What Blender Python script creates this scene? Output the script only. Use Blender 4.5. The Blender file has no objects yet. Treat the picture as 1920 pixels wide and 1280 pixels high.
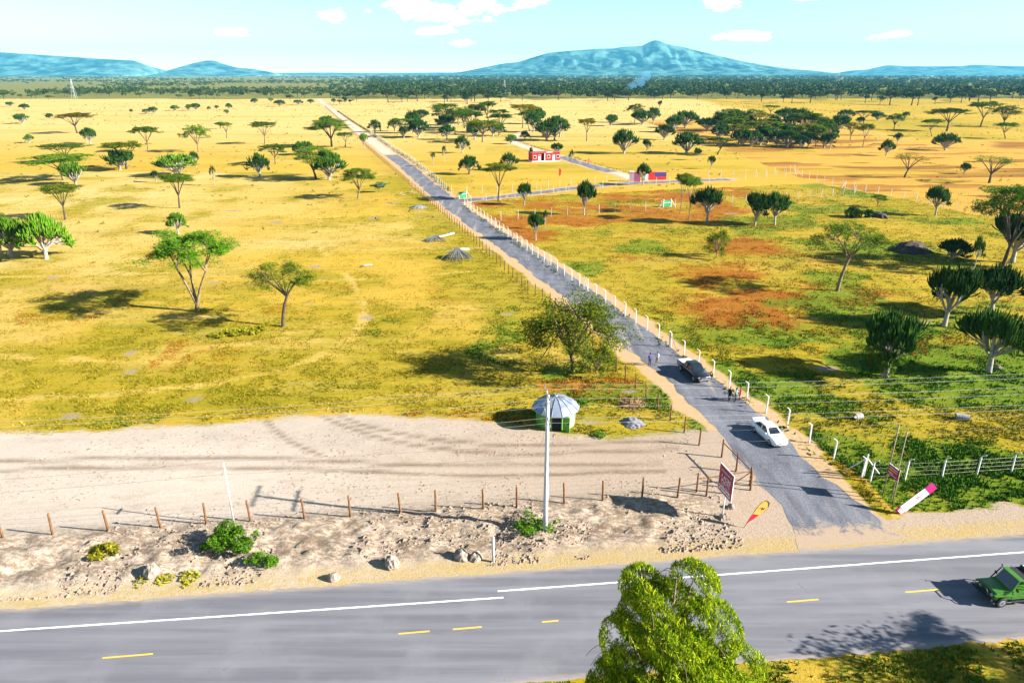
import bpy, math, random
import numpy as np
from mathutils import Vector, Matrix
sc = bpy.context.scene
R = math.radians
# ---------------------------------------------------------------- camera
cam = bpy.data.cameras.new("camera"); cam.lens = 24.0; cam.sensor_width = 36.0
cam.clip_start = 0.5; cam.clip_end = 60000
co = bpy.data.objects.new("camera", cam); sc.collection.objects.link(co)
co.location = (0, 0, 34.0); co.rotation_euler = (R(90-21.41), 0, 0); sc.camera = co
# ---------------------------------------------------------------- light
SUN_EL = R(25.7); SUN_DIR = Vector((0.9795*math.cos(SUN_EL), -0.2015*math.cos(SUN_EL), math.sin(SUN_EL)))
sun = bpy.data.lights.new("sun", 'SUN'); sun.energy = 5.0; sun.angle = R(0.5); sun.color = (1.0, 0.95, 0.86)
so = bpy.data.objects.new("sun", sun); sc.collection.objects.link(so)
so.rotation_euler = SUN_DIR.to_track_quat('Z', 'Y').to_euler(); so.location = (60, -20, 60)
w = bpy.data.worlds.new("World"); sc.world = w; w.use_nodes = True
nt = w.node_tree; nt.nodes.clear()
def wn(t): return nt.nodes.new(t)
def wm(op, a, b=None, c=None, clamp=False):
    n = wn('ShaderNodeMath'); n.operation = op; n.use_clamp = clamp
    for i, v in enumerate((a, b, c)):
        if v is None: continue
        if isinstance(v, (int, float)): n.inputs[i].default_value = v
        else: nt.links.new(v, n.inputs[i])
    return n.outputs[0]
sky = wn('ShaderNodeTexSky'); sky.sky_type = 'NISHITA'; sky.sun_disc = False
sky.sun_elevation = SUN_EL; sky.sun_rotation = math.atan2(SUN_DIR.x, SUN_DIR.y)
sky.air_density = 1.0; sky.dust_density = 0.0; sky.ozone_density = 0.3; sky.altitude = 1900
tc = wn('ShaderNodeTexCoord'); sx = wn('ShaderNodeSeparateXYZ'); nt.links.new(tc.outputs['Generated'], sx.inputs[0])
az = wm('ARCTAN2', sx.outputs[0], sx.outputs[1]); el = wm('ARCSINE', sx.outputs[2])
cmb = wn('ShaderNodeCombineXYZ'); nt.links.new(wm('MULTIPLY', az, 22), cmb.inputs[0]); nt.links.new(wm('MULTIPLY', el, 60), cmb.inputs[1])
nz = wn('ShaderNodeTexNoise'); nz.inputs['Scale'].default_value = 1.0; nz.inputs['Detail'].default_value = 9; nz.inputs['Roughness'].default_value = 0.6
nt.links.new(cmb.outputs[0], nz.inputs['Vector'])
# cumulus puffs: azimuth, elevation, half width, half height (degrees)
PUFFS = [(-5.6, 4.3, 4.6, 0.75), (-7.2, 4.7, 2.2, .8), (-2.6, 4.6, 2.6, 0.7), (-13.4, 3.95, 1.1, .55), (-5.9, 3.0, 1.5, .42), (1.2, 5.0, 1.5, .5), (15.6, 4.75, 1.2, .5), (-4.3, 2.1, 1.2, .3), (-20.5, 2.7, 1.6, .35),
         (-26, 5.2, 2.2, .5), (21, 5.1, 1.6, .45), (30, 6.5, 3, .8), (42, 4, 2.4, .7), (-44, 6, 3, .9), (-38, 3.2, 2.0, .4), (27, 2.4, 3.0, .3), (17, 2.6, 2.4, .35), (-60, 5, 3, 1), (62, 7, 4, 1.1), (90, 5, 3, 1), (-95, 6, 4, 1.2), (130, 6, 4, 1.1), (175, 5, 4, 1.1), (-140, 6, 4, 1.2), (-15, 9, 4, 1), (10, 11, 5, 1.4)]
acc = None
for a, e, ra, re in PUFFS:
    dx = wm('MULTIPLY', wm('SUBTRACT', az, R(a)), 1/R(ra)); dy = wm('MULTIPLY', wm('SUBTRACT', el, R(e)), 1/R(re))
    d = wm('SUBTRACT', 1.0, wm('SQRT', wm('ADD', wm('MULTIPLY', dx, dx), wm('MULTIPLY', dy, dy))))
    acc = d if acc is None else wm('MAXIMUM', acc, d)
cl = wm('ADD', acc, wm('MULTIPLY', wm('SUBTRACT', nz.outputs[0], 0.5), 4.2))
cl = wm('MULTIPLY', wm('SUBTRACT', cl, 0.0), 0.85, clamp=True)
mixc = wn('ShaderNodeMix'); mixc.data_type = 'RGBA'; nt.links.new(cl, mixc.inputs[0]); nt.links.new(sky.outputs[0], mixc.inputs[6])
mixc.inputs[7].default_value = (20, 20, 20, 1)
bg = wn('ShaderNodeBackground'); bg.inputs[1].default_value = 0.05; nt.links.new(mixc.outputs[2], bg.inputs[0])
wo = wn('ShaderNodeOutputWorld'); nt.links.new(bg.outputs[0], wo.inputs[0])
vs = sc.view_settings; vs.view_transform = 'Standard'; vs.look = 'None'; vs.gamma = 1.0; vs.use_curve_mapping = False
vs.exposure = 1.95
sc.cycles.max_bounces = 4; sc.cycles.diffuse_bounces = 2; sc.cycles.volume_bounces = 0; sc.cycles.transparent_max_bounces = 6
sc.cycles.use_denoising = True
# ---- surveyed site data (metres)
TREES=[('E', -356.3, 520.9, 7.7, 10.1, 'FL', None),
 ('E', -483.2, 714.4, 7.0, 9.0, 'FL', None),
 ('E', -553.7, 796.6, 5.6, 9.4, 'FL', None),
 ('E', -368.2, 570.5, 5.2, 6.4, 'FL', None),
 ('E', -218.6, 367.1, 9.0, 6.9, 'FL', None),
 ('E', -254.2, 372.9, 4.9, 5.0, 'FL', None),
 ('E', -347.2, 656.2, 4.6, 3.4, 'FL', None),
 ('E', -329.2, 647.4, 5.0, 6.7, 'FL', None),
 ('E', -326.7, 656.2, 6.5, 9.2, 'FL', None),
 ('E', -329.7, 704.0, 5.9, 9.9, 'FL', None),
 ('E', -316.2, 704.0, 6.9, 7.3, 'FL', None),
 ('E', -313.3, 714.4, 7.5, 10.6, 'FL', None),
 ('E', -296.3, 704.0, 4.9, 3.6, 'FL', None),
 ('E', -297.0, 725.1, 5.1, 4.8, 'FL', None),
 ('E', -284.7, 725.1, 7.1, 7.0, 'FL', None),
 ('E', -243.8, 614.3, 6.1, 4.1, 'FL', None),
 ('E', -308.8, 867.6, 7.2, 7.7, 'FL', None),
 ('E', -305.7, 916.6, 6.4, 6.8, 'FL', None),
 ('E', -256.2, 796.6, 7.8, 11.8, 'FL', None),
 ('E', -247.6, 837.7, 6.4, 11.7, 'FL', None),
 ('E', -241.6, 867.6, 6.0, 8.3, 'FL', None),
 ('E', -214.0, 867.6, 7.2, 7.0, 'FL', None),
 ('E', -220.5, 952.3, 6.6, 7.0, 'FL', None),
 ('E', -203.5, 883.3, 6.8, 5.2, 'FL', None),
 ('A', -265.8, 435.0, 11.8, 22.0, 'FL', 'broad acacia with a yellowing crown on the far pale plain'),
 ('A', -169.4, 328.3, 11.4, 12.3, 'L', None),
 ('A', -146.1, 328.3, 12.1, 12.8, 'L', None),
 ('A', -161.5, 401.7, 8.6, 7.2, 'L', None),
 ('A', -128.1, 367.1, 11.1, 15.1, 'L', None),
 ('A', -184.4, 287.3, 7.4, 17.4, 'L', None),
 ('A', -153.4, 237.7, 8.5, 19.9, 'L', None),
 ('A', -147.5, 267.2, 10.0, 16.6, 'L', None),
 ('A', -95.2, 282.0, 7.5, 14.9, 'L', None),
 ('A', -192.1, 469.5, 4.7, 7.7, 'L', None),
 ('E', -142.8, 226.9, 8.3, 9.7, 'L', 'euphorbia half hidden under the widest flat acacia of the pasture'),
 ('E', -148.3, 264.1, 8.0, 11.0, 'L', None),
 ('E', -119.3, 248.2, 8.3, 14.0, 'L', 'wide round euphorbia like a green ball in the dry pasture'),
 ('E', -122.2, 270.4, 6.8, 2.9, 'L', None),
 ('E', -97.0, 225.8, 6.9, 2.2, 'L', None),
 ('E', -89.0, 245.5, 8.9, 8.2, 'L', None),
 ('E', -119.4, 232.8, 4.2, 2.7, 'L', None),
 ('E', -223.9, 372.9, 8.1, 5.6, 'L', None),
 ('A', -90.1, 353.2, 13.5, 19.8, 'LR', 'dense spreading acacia beside the dirt end of the access road'),
 ('E', -123.5, 479.0, 8.5, 12.1, 'LR', None),
 ('E', -93.7, 317.0, 6.5, 8.6, 'LR', None),
 ('A', -67.7, 240.3, 10.9, 16.1, 'LR', 'twin stemmed acacia merging with a round euphorbia'),
 ('E', -62.9, 239.0, 9.9, 11.6, 'LR', 'round euphorbia merging with a twin stemmed acacia'),
 ('A', -82.6, 350.5, 7.1, 9.0, 'LR', None),
 ('A', -90.3, 185.9, 9.2, 10.0, 'L', 'acacia standing in front of the round ball euphorbia'),
 ('A', -111.6, 169.9, 8.8, 10.3, 'L', 'sparse leaning acacia in the middle of the dry pasture'),
 ('E', -91.9, 131.4, 9.5, 9.1, 'L', 'large pale stemmed candelabra euphorbia beside a dark thicket'),
 ('E', -99.6, 132.6, 8.7, 7.7, 'L', 'dark candelabra euphorbia in the thicket beside the pale stemmed one'),
 ('A', -105.4, 137.9, 7.9, 6.5, 'L', 'dense dark acacia in the thicket at the pasture'),
 ('E', -76.1, 154.0, 5.4, 4.6, 'L', 'small goblet shaped euphorbia behind the V stemmed acacia'),
 ('V', -48.4, 99.5, 11.9, 12.8, 'L', 'tall V stemmed acacia with bright green flat crown in the pasture'),
 ('S', -33.1, 92.6, 9.7, 11.3, 'L', 'thin leafed acacia with a single dark leaning trunk in the pasture'),
 ('D', 7.4, 76.5, 11.1, 11.2, 'L', 'big drooping acacia overhanging the gravel road by the timber fence'),
 ('U', 10.3, 76.0, 4.2, 4.8, 'L', 'leafy young tree growing under the big drooping acacia'),
 ('A', -45.1, 201.3, 8.8, 10.2, 'L', 'small flat acacia near the grey leaved shrub and the timber fence'),
 ('E', -72.8, 347.9, 7.3, 3.9, 'C', None),
 ('E', -85.3, 443.2, 8.2, 8.6, 'C', None),
 ('E', -60.3, 435.0, 14.8, 11.6, 'C', None),
 ('E', -53.3, 405.1, 11.0, 12.7, 'C', None),
 ('E', -35.9, 391.6, 9.0, 9.4, 'C', None),
 ('E', -44.8, 479.0, 9.2, 14.3, 'C', None),
 ('E', -22.8, 323.7, 8.7, 7.3, 'C', None),
 ('E', -15.5, 252.3, 7.3, 7.3, 'C', None),
 ('E', 13.3, 443.2, 13.2, 11.9, 'C', None),
 ('E', 18.8, 385.2, 11.3, 12.7, 'C', None),
 ('E', 23.4, 388.4, 13.9, 13.3, 'C', None),
 ('E', 7.1, 391.6, 5.4, 5.6, 'C', None),
 ('E', -0.6, 367.1, 5.3, 6.1, 'C', None),
 ('E', -0.8, 262.6, 7.4, 6.4, 'C', None),
 ('E', 20.7, 321.4, 5.2, 6.1, 'C', None),
 ('E', 23.4, 273.6, 7.1, 1.9, 'C', None),
 ('E', -30.9, 275.3, 6.3, 2.1, 'C', None),
 ('E', -27.9, 289.2, 7.2, 2.2, 'C', None),
 ('E', -20.6, 391.6, 9.6, 10.0, 'C', None),
 ('E', -71.4, 563.8, 8.7, 12.5, 'C', None),
 ('E', -74.4, 451.6, 8.4, 8.8, 'C', None),
 ('A', -62.9, 408.6, 10.2, 17.7, 'C', None),
 ('A', -45.5, 479.0, 13.2, 16.4, 'C', None),
 ('A', -15.6, 375.9, 11.1, 20.2, 'C', None),
 ('A', -16.7, 520.9, 15.4, 17.4, 'C', None),
 ('A', -8.8, 515.2, 10.2, 15.3, 'C', None),
 ('A', 7.2, 479.0, 15.2, 17.8, 'C', None),
 ('A', -29.0, 456.0, 12.9, 17.0, 'C', None),
 ('A', -37.7, 504.3, 9.6, 16.5, 'C', None),
 ('A', -4.0, 196.8, 10.7, 9.4, 'N', 'slim acacia standing beside the grey branch road'),
 ('A', 40.3, 382.1, 11.8, 10.3, 'C', 'lone slim acacia on the open plain behind the red house'),
 ('E', 68.9, 499.1, 8.5, 10.4, 'R', None),
 ('E', 51.1, 321.4, 11.6, 12.8, 'R', None),
 ('E', 61.4, 321.4, 7.0, 3.4, 'R', None),
 ('E', 93.2, 509.7, 10.8, 17.0, 'R', None),
 ('E', 103.0, 520.9, 12.5, 10.4, 'R', None),
 ('E', 83.9, 391.6, 9.0, 9.7, 'R', None),
 ('E', 100.3, 443.2, 11.0, 11.9, 'R', None),
 ('E', 79.6, 321.4, 10.5, 14.0, 'R', None),
 ('E', 151.0, 736.1, 9.3, 4.9, 'R', None),
 ('E', 123.4, 451.6, 9.0, 12.1, 'R', None),
 ('E', 116.0, 479.0, 12.2, 17.8, 'R', None),
 ('E', 166.7, 532.5, 9.4, 14.2, 'R', None),
 ('E', 126.7, 361.4, 10.9, 11.9, 'R', None),
 ('E', 120.4, 367.1, 7.9, 8.8, 'R', None),
 ('E', 132.0, 353.2, 9.4, 8.5, 'R', None),
 ('E', 136.3, 350.5, 9.1, 11.0, 'R', None),
 ('E', 140.9, 345.3, 7.0, 7.0, 'R', None),
 ('E', 209.0, 544.6, 10.8, 18.6, 'R', None),
 ('E', 152.6, 345.3, 8.2, 8.0, 'R', None),
 ('E', 154.4, 342.8, 8.2, 5.7, 'R', None),
 ('E', 78.2, 296.6, 5.4, 3.4, 'R', None),
 ('E', 76.1, 267.2, 5.3, 2.8, 'R', None),
 ('E', 204.4, 447.3, 11.1, 15.0, 'R', None),
 ('E', 265.4, 570.5, 8.4, 13.1, 'R', None),
 ('E', 253.3, 520.9, 5.2, 7.0, 'R', None),
 ('E', 284.3, 557.3, 7.1, 10.8, 'R', None),
 ('E', 166.2, 312.7, 7.8, 5.9, 'R', None),
 ('E', 199.8, 367.1, 6.1, 3.9, 'R', None),
 ('E', 298.3, 544.6, 7.7, 4.9, 'R', None),
 ('E', 205.9, 335.4, 8.8, 10.3, 'R', None),
 ('E', 134.8, 372.9, 8.6, 8.4, 'R', None),
 ('E', 146.9, 350.5, 7.6, 6.8, 'R', None),
 ('E', 114.9, 391.6, 10.1, 10.0, 'R', None),
 ('E', 167.9, 391.6, 10.1, 9.4, 'R', None),
 ('E', 148.5, 377.7, 10.2, 12.0, 'R', None),
 ('E', 147.3, 356.4, 7.3, 7.3, 'R', None),
 ('E', 173.7, 389.6, 10.8, 9.5, 'R', None),
 ('E', 164.9, 451.1, 11.1, 11.6, 'R', None),
 ('E', 132.5, 456.5, 10.2, 11.9, 'R', None),
 ('E', 193.3, 467.0, 12.4, 11.1, 'R', None),
 ('E', 184.3, 473.3, 9.4, 10.9, 'R', None),
 ('E', 147.4, 456.7, 12.9, 14.9, 'R', None),
 ('E', 119.2, 352.1, 8.8, 9.4, 'R', None),
 ('E', 115.0, 354.3, 9.3, 11.0, 'R', None),
 ('E', 192.7, 442.1, 10.2, 9.1, 'R', None),
 ('E', 151.3, 485.5, 10.9, 11.5, 'R', None),
 ('E', 112.0, 385.8, 8.9, 8.4, 'R', None),
 ('E', 175.3, 413.3, 9.4, 9.5, 'R', None),
 ('E', 196.6, 487.1, 13.7, 11.6, 'R', None),
 ('E', 151.4, 365.2, 7.4, 8.3, 'R', None),
 ('A', 144.6, 415.3, 10.1, 11.8, 'R', None),
 ('A', 117.1, 366.5, 9.7, 14.2, 'R', None),
 ('A', 162.2, 368.0, 10.3, 13.3, 'R', None),
 ('A', 145.4, 388.3, 9.9, 14.4, 'R', None),
 ('A', 158.3, 377.8, 9.4, 14.4, 'R', None),
 ('A', 137.3, 453.2, 13.7, 21.0, 'R', None),
 ('A', 127.7, 370.1, 11.1, 14.1, 'R', None),
 ('A', 163.7, 483.3, 12.0, 14.6, 'R', None),
 ('A', 145.5, 361.8, 9.5, 11.0, 'R', None),
 ('E', 29.0, 451.0, 10.2, 9.3, 'C', None),
 ('E', -11.1, 411.9, 9.5, 9.2, 'C', None),
 ('E', -61.1, 401.2, 7.6, 7.5, 'C', None),
 ('E', 15.4, 518.4, 13.3, 15.1, 'C', None),
 ('E', -7.7, 416.6, 8.2, 8.0, 'C', None),
 ('E', -53.4, 409.6, 8.8, 8.6, 'C', None),
 ('E', 27.6, 408.7, 11.6, 11.3, 'C', None),
 ('E', -21.8, 424.1, 9.9, 9.2, 'C', None),
 ('A', -26.6, 530.1, 13.4, 21.0, 'C', None),
 ('A', 11.2, 456.8, 12.0, 15.5, 'C', None),
 ('A', -47.1, 508.8, 14.3, 21.7, 'C', None),
 ('A', -24.5, 436.7, 12.3, 17.8, 'C', None),
 ('A', -6.8, 439.9, 11.2, 16.1, 'C', None),
 ('A', -31.8, 476.2, 13.4, 19.3, 'C', None),
 ('A', 91.3, 532.5, 13.5, 14.2, 'R', None),
 ('A', 125.8, 408.6, 11.1, 17.1, 'R', None),
 ('A', 157.0, 456.0, 10.7, 21.0, 'R', None),
 ('A', 162.0, 391.6, 14.0, 21.0, 'R', None),
 ('A', 224.2, 622.3, 8.7, 16.6, 'R', None),
 ('A', 151.9, 353.2, 10.9, 11.6, 'R', None),
 ('A', 256.4, 520.9, 9.2, 19.3, 'R', None),
 ('A', 92.5, 317.0, 7.6, 13.4, 'R', None),
 ('A', 186.7, 391.6, 9.6, 9.1, 'R', None),
 ('A', 175.4, 353.2, 10.9, 9.0, 'R', None),
 ('A', 249.0, 464.9, 10.2, 10.7, 'R', None),
 ('A', 275.6, 451.6, 13.8, 24.8, 'R', None),
 ('A', 320.7, 488.8, 16.5, 22.5, 'R', None),
 ('A', 336.0, 488.8, 14.2, 18.9, 'R', None),
 ('A', 243.6, 412.2, 9.7, 11.7, 'R', None),
 ('A', 276.9, 398.3, 8.6, 12.5, 'R', None),
 ('A', 137.8, 244.2, 8.7, 11.9, 'RF', 'nearly bare acacia with open branches on the orange plain'),
 ('A', 159.4, 231.6, 9.2, 16.2, 'RF', 'broad acacia with low open branches on the orange plain'),
 ('E', 164.7, 253.8, 4.4, 3.9, 'RF', 'small dark euphorbia beside the broad open acacia'),
 ('E', 47.6, 166.0, 9.0, 7.0, 'N', 'dark euphorbia behind two thin acacias in the orange enclosure'),
 ('A', 44.1, 169.3, 10.8, 6.0, 'N', 'thin acacia with leaning double stem beside a dark euphorbia'),
 ('A', 43.9, 178.3, 10.4, 5.5, 'N', 'thin acacia by the green meter cabinet'),
 ('E', 58.3, 162.9, 8.4, 5.8, 'N', 'goblet euphorbia, one of two twins, with thick pale trunk'),
 ('E', 63.3, 163.5, 8.3, 5.9, 'N', 'goblet euphorbia, one of two twins, with slender trunk'),
 ('E', 108.9, 175.4, 8.0, 5.0, 'N', 'lone dark goblet euphorbia near the white post fence corner'),
 ('A', 100.1, 187.5, 3.5, 4.5, 'N', 'tiny umbrella acacia beside a dark round bush'),
 ('S', 54.7, 110.0, 12.0, 12.3, 'N', 'tall umbrella acacia with pale leaning trunk in the green enclosure'),
 ('U', 40.7, 132.6, 6.4, 5.3, 'N', 'small feathery sapling in the orange patch of the enclosure'),
 ('A', 92.8, 125.4, 15.4, 14.7, 'N', 'bright green acacia towering over dark euphorbias'),
 ('E', 96.7, 128.5, 10.0, 10.7, 'N', 'dark euphorbia beneath the bright green towering acacia'),
 ('E', 86.6, 131.0, 4.2, 6.5, 'N', 'low spreading euphorbia beside the dark earth heap'),
 ('E', 83.2, 119.2, 7.8, 2.5, 'N', 'slender pale stemmed euphorbia between large dark ones'),
 ('E', 62.4, 92.6, 9.7, 6.9, 'N', 'large euphorbia with long pale stems in the green enclosure'),
 ('E', 72.6, 97.8, 7.7, 7.8, 'N', 'broad dark euphorbia behind the one by the power wires'),
 ('E', 45.1, 75.2, 8.3, 6.8, 'N', 'round topped euphorbia with leafy shrub round its trunk'),
 ('E', 58.2, 76.3, 8.2, 7.1, 'N', 'big vase shaped euphorbia beside the power wires'),
 ('E', 18.6, 176.2, 8.9, 5.2, 'N', 'double crowned euphorbia at the inner white fence'),
 ('E', 3.4, 190.0, 6.5, 3.8, 'N', 'narrow goblet euphorbia by the branch road'),
 ('E', 5.2, 147.6, 6.2, 3.5, 'N', 'narrow euphorbia close to the white post fence'),
 ('E', 7.8, 158.6, 5.0, 1.5, 'N', 'spindly euphorbia behind the white post fence'),
 ('E', 42.8, 226.9, 7.3, 5.0, 'N', 'euphorbia at the roadside between the two red gate walls')]
ROAD=[(26.6, 43.6), (25.5, 48.1), (25.0, 58.2), (22.6, 69.4), (18.2, 84.7), (12.7, 102.9), (4.2, 129.3), (-7.0, 161.6), (-16.3, 190.0), (-28.2, 229.2), (-42.5, 278.6), (-58.4, 328.3), (-82.2, 405.1), (-113.0, 504.3), (-154.1, 638.8), (-211.8, 823.6), (-276.2, 1032.8)]
FRONT_POSTS=[(-39.8, 44.1), (-36.1, 44.4), (-32.0, 44.9), (-28.1, 45.4), (-24.6, 45.8), (-21.2, 46.2), (-16.9, 46.5), (-13.2, 46.7), (-9.2, 47.2), (-6.3, 47.3), (-2.4, 47.8), (0.4, 48.1), (4.4, 48.7), (7.7, 49.1), (11.1, 49.4), (14.2, 49.7), (16.8, 50.1)]
ASH=[(-26.1, 73.2, 1.3), (-46.7, 76.5, 1.3), (-49.8, 82.5, 1.4), (-35.6, 69.0, 2.0), (-57.6, 166.6, 3), (-70.5, 108.5, 2.4), (-62.9, 154.6, 2.6), (-54.4, 142.6, 2), (-11.4, 117.4, 2.2), (-0.8, 97.8, 1.8), (0.4, 94.9, 1.2), (-10.8, 84.7, 1.3), (-33.2, 194.2, 3), (-23.9, 174.7, 2.2), (57.8, 178.3, 3), (78.2, 182.1, 4), (13.5, 70.8, 1.6), (59.4, 94.2, 4), (-47.2, 64.9, 2), (-127.4, 296.6, 4), (-30.0, 145.1, 2), (-48.4, 152.9, 2), (-40.7, 86.7, 1), (7.8, 63.7, 2.5), (-21.6, 96.5, 1.6), (-21.0, 107.1, 1.4), (-32.1, 102.9, 1.2), (-52.2, 114.8, 1.6), (-44.3, 171.3, 2.4), (-34.9, 171.3, 2.6), (-109.4, 218.1, 3), (-58.2, 203.1, 3), (-73.9, 182.1, 3), (-89.6, 142.6, 2), (-82.2, 118.1, 2.4), (-91.6, 123.5, 2.5), (-82.2, 133.5, 2), (-37.3, 125.4, 2), (-33.5, 118.1, 2), (39.0, 77.6, 2)]
MOUNTAIN=[(-0.0946, 27), (-0.0654, 64), (-0.0435, 108), (-0.0145, 175), (0.0108, 204), (0.0288, 270), (0.0504, 329), (0.0862, 365), (0.1364, 394), (0.1578, 423), (0.175, 423), (0.1833, 474), (0.1916, 510), (0.2026, 474), (0.2136, 438), (0.2296, 409), (0.2517, 351), (0.2812, 278), (0.3182, 197), (0.3477, 145), (0.3773, 101), (0.4066, 79), (0.4437, 34)]
HILL_A=[(-0.8785, 301), (-0.776, 357), (-0.6907, 322), (-0.6482, 294), (-0.6056, 267), (-0.5559, 232), (-0.513, 211), (-0.4961, 147), (-0.4796, 55)]
HILL_B=[(-0.4798, 50), (-0.457, 112), (-0.4342, 181), (-0.4155, 224), (-0.4046, 227), (-0.3909, 173), (-0.3735, 119), (-0.3519, 104), (-0.3342, 65), (-0.32, 34)]
HILL_C=[(0.4438, 26), (0.4576, 76), (0.4863, 102), (0.5001, 144), (0.5106, 169), (0.5362, 152), (0.5652, 152), (0.6087, 152), (0.6299, 177), (0.6592, 160), (0.6956, 152), (0.7967, 169), (0.9362, 102)]
HILL_D=[(-0.3491, 39), (-0.2617, 54), (-0.1891, 44), (-0.0872, 54), (0.0291, 44), (0.4654, 44), (0.6834, 49), (0.9016, 44)]
HAZE_COL=(.14,.66,1.0); HAZE_D=4.2e-5
# ---------------------------------------------------------------- helpers
rng = np.random.default_rng(7); random.seed(7)
COL = sc.collection
def vnoise(x, y, s, seed=0):
    x = np.asarray(x, float)/s; y = np.asarray(y, float)/s
    xi = np.floor(x).astype(np.int64); yi = np.floor(y).astype(np.int64); fx = x-xi; fy = y-yi
    fx = fx*fx*(3-2*fx); fy = fy*fy*(3-2*fy)
    def hsh(a, b):
        n = (a*374761393 + b*668265263 + seed*974711) & 0x7fffffff
        n = ((n ^ (n >> 13))*1274126177) & 0x7fffffff
        return ((n ^ (n >> 16)) & 0xffff)/65535.0
    return (hsh(xi, yi)*(1-fx)+hsh(xi+1, yi)*fx)*(1-fy) + (hsh(xi, yi+1)*(1-fx)+hsh(xi+1, yi+1)*fx)*fy
def fbm(x, y, s, seed=0, o=4):
    v = 0; a = .5; t = 0
    for i in range(o):
        v = v + a*vnoise(x, y, s/2**i, seed+i*17); t += a; a *= .5
    return v/t
def sstep(a, b, x): 
    t = np.clip((np.asarray(x, float)-a)/(b-a), 0, 1); return t*t*(3-2*t)
def mesh_np(name, V, F, mat=None, smooth=False):
    V = np.asarray(V, np.float32); F = np.asarray(F, np.int32); k = F.shape[1]
    me = bpy.data.meshes.new(name)
    me.vertices.add(len(V)); me.vertices.foreach_set('co', V.ravel())
    me.loops.add(F.size); me.loops.foreach_set('vertex_index', F.ravel())
    me.polygons.add(len(F)); me.polygons.foreach_set('loop_start', np.arange(0, F.size, k, dtype=np.int32))
    me.polygons.foreach_set('use_smooth', np.full(len(F), smooth, dtype=bool))
    me.update(calc_edges=True)
    if mat: me.materials.append(mat)
    return me
class MB:
    """collects faces of any size, with a material index per face"""
    def __init__(s): s.v = []; s.f = []; s.m = []
    def add(s, vs, fs, mi=0):
        o = len(s.v); s.v += [tuple(p) for p in vs]; s.f += [tuple(i+o for i in f) for f in fs]; s.m += [mi]*len(fs); return s
    def box(s, a, b, mi=0):
        x0, y0, z0 = a; x1, y1, z1 = b
        return s.add([(x0,y0,z0),(x1,y0,z0),(x1,y1,z0),(x0,y1,z0),(x0,y0,z1),(x1,y0,z1),(x1,y1,z1),(x0,y1,z1)],
              [(0,3,2,1),(4,5,6,7),(0,1,5,4),(1,2,6,5),(2,3,7,6),(3,0,4,7)], mi)
    def tube(s, pts, rad, n=6, mi=0, cap=True):
        pts = [Vector(p) for p in pts]; k = len(pts)
        if isinstance(rad, (int, float)): rad = [rad]*k
        vs = []; fs = []
        for i, p in enumerate(pts):
            t = (pts[min(i+1, k-1)]-pts[max(i-1, 0)]).normalized()
            ref = Vector((0, 0, 1)) if abs(t.z) < .9 else Vector((1, 0, 0))
            a = t.cross(ref).normalized(); b = t.cross(a)
            for j in range(n):
                q = 2*math.pi*j/n; vs.append(p + (a*math.cos(q)+b*math.sin(q))*rad[i])
        for i in range(k-1):
            for j in range(n):
                fs.append((i*n+j, i*n+(j+1) % n, (i+1)*n+(j+1) % n, (i+1)*n+j))
        if cap: fs.append(tuple(range(n))); fs.append(tuple((k-1)*n+j for j in reversed(range(n))))
        return s.add(vs, fs, mi)
    def loft(s, rings, mi=0, cap=True):
        n = len(rings[0]); vs = [p for r in rings for p in r]; fs = []
        for i in range(len(rings)-1):
            for j in range(n): fs.append((i*n+j, i*n+(j+1) % n, (i+1)*n+(j+1) % n, (i+1)*n+j))
        if cap: fs.append(tuple(reversed(range(n)))); fs.append(tuple((len(rings)-1)*n+j for j in range(n)))
        return s.add(vs, fs, mi)
    def prism(s, poly, y0, y1, mi=0):
        """poly in XZ, extruded along Y"""
        n = len(poly); vs = [(x, y0, z) for x, z in poly]+[(x, y1, z) for x, z in poly]
        fs = [tuple(range(n)), tuple(reversed(range(n, 2*n)))]+[(j, j+n, (j+1) % n+n, (j+1) % n) for j in range(n)]
        return s.add(vs, fs, mi)
    def mesh(s, name, mats, smooth=False, bevel=0):
        me = bpy.data.meshes.new(name); me.from_pydata(s.v, [], s.f)
        for m in (mats if isinstance(mats, (list, tuple)) else [mats]): me.materials.append(m)
        me.polygons.foreach_set('material_index', s.m)
        import bmesh
        bm = bmesh.new(); bm.from_mesh(me); bmesh.ops.recalc_face_normals(bm, faces=bm.faces)
        if bevel: bmesh.ops.bevel(bm, geom=[e for e in bm.edges if len(e.link_faces) == 2 and e.calc_face_angle(0) > .5], offset=bevel, segments=2, affect='EDGES', clamp_overlap=True)
        bm.to_mesh(me); bm.free()
        if smooth: me.polygons.foreach_set('use_smooth', [True]*len(me.polygons))
        return me
    def build(s, name, mats, parent=None, smooth=False, bevel=0, loc=None):
        return obj(name, s.mesh(name, mats, smooth, bevel), parent, loc)
def obj(name, me, parent=None, loc=None, rz=0):
    o = bpy.data.objects.new(name, me); COL.objects.link(o)
    if parent is not None: o.parent = parent
    if loc is not None: o.location = loc
    if rz: o.rotation_euler = (0, 0, rz)
    return o
def tag(o, label=None, cat=None, group=None, kind=None):
    if label: o['label'] = label
    if cat: o['category'] = cat
    if group: o['group'] = group
    if kind: o['kind'] = kind
    return o
def empty(name, loc, rz=0):
    o = bpy.data.objects.new(name, None); COL.objects.link(o); o.location = loc; o.rotation_euler = (0, 0, rz); o.empty_display_size = .5; return o
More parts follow.
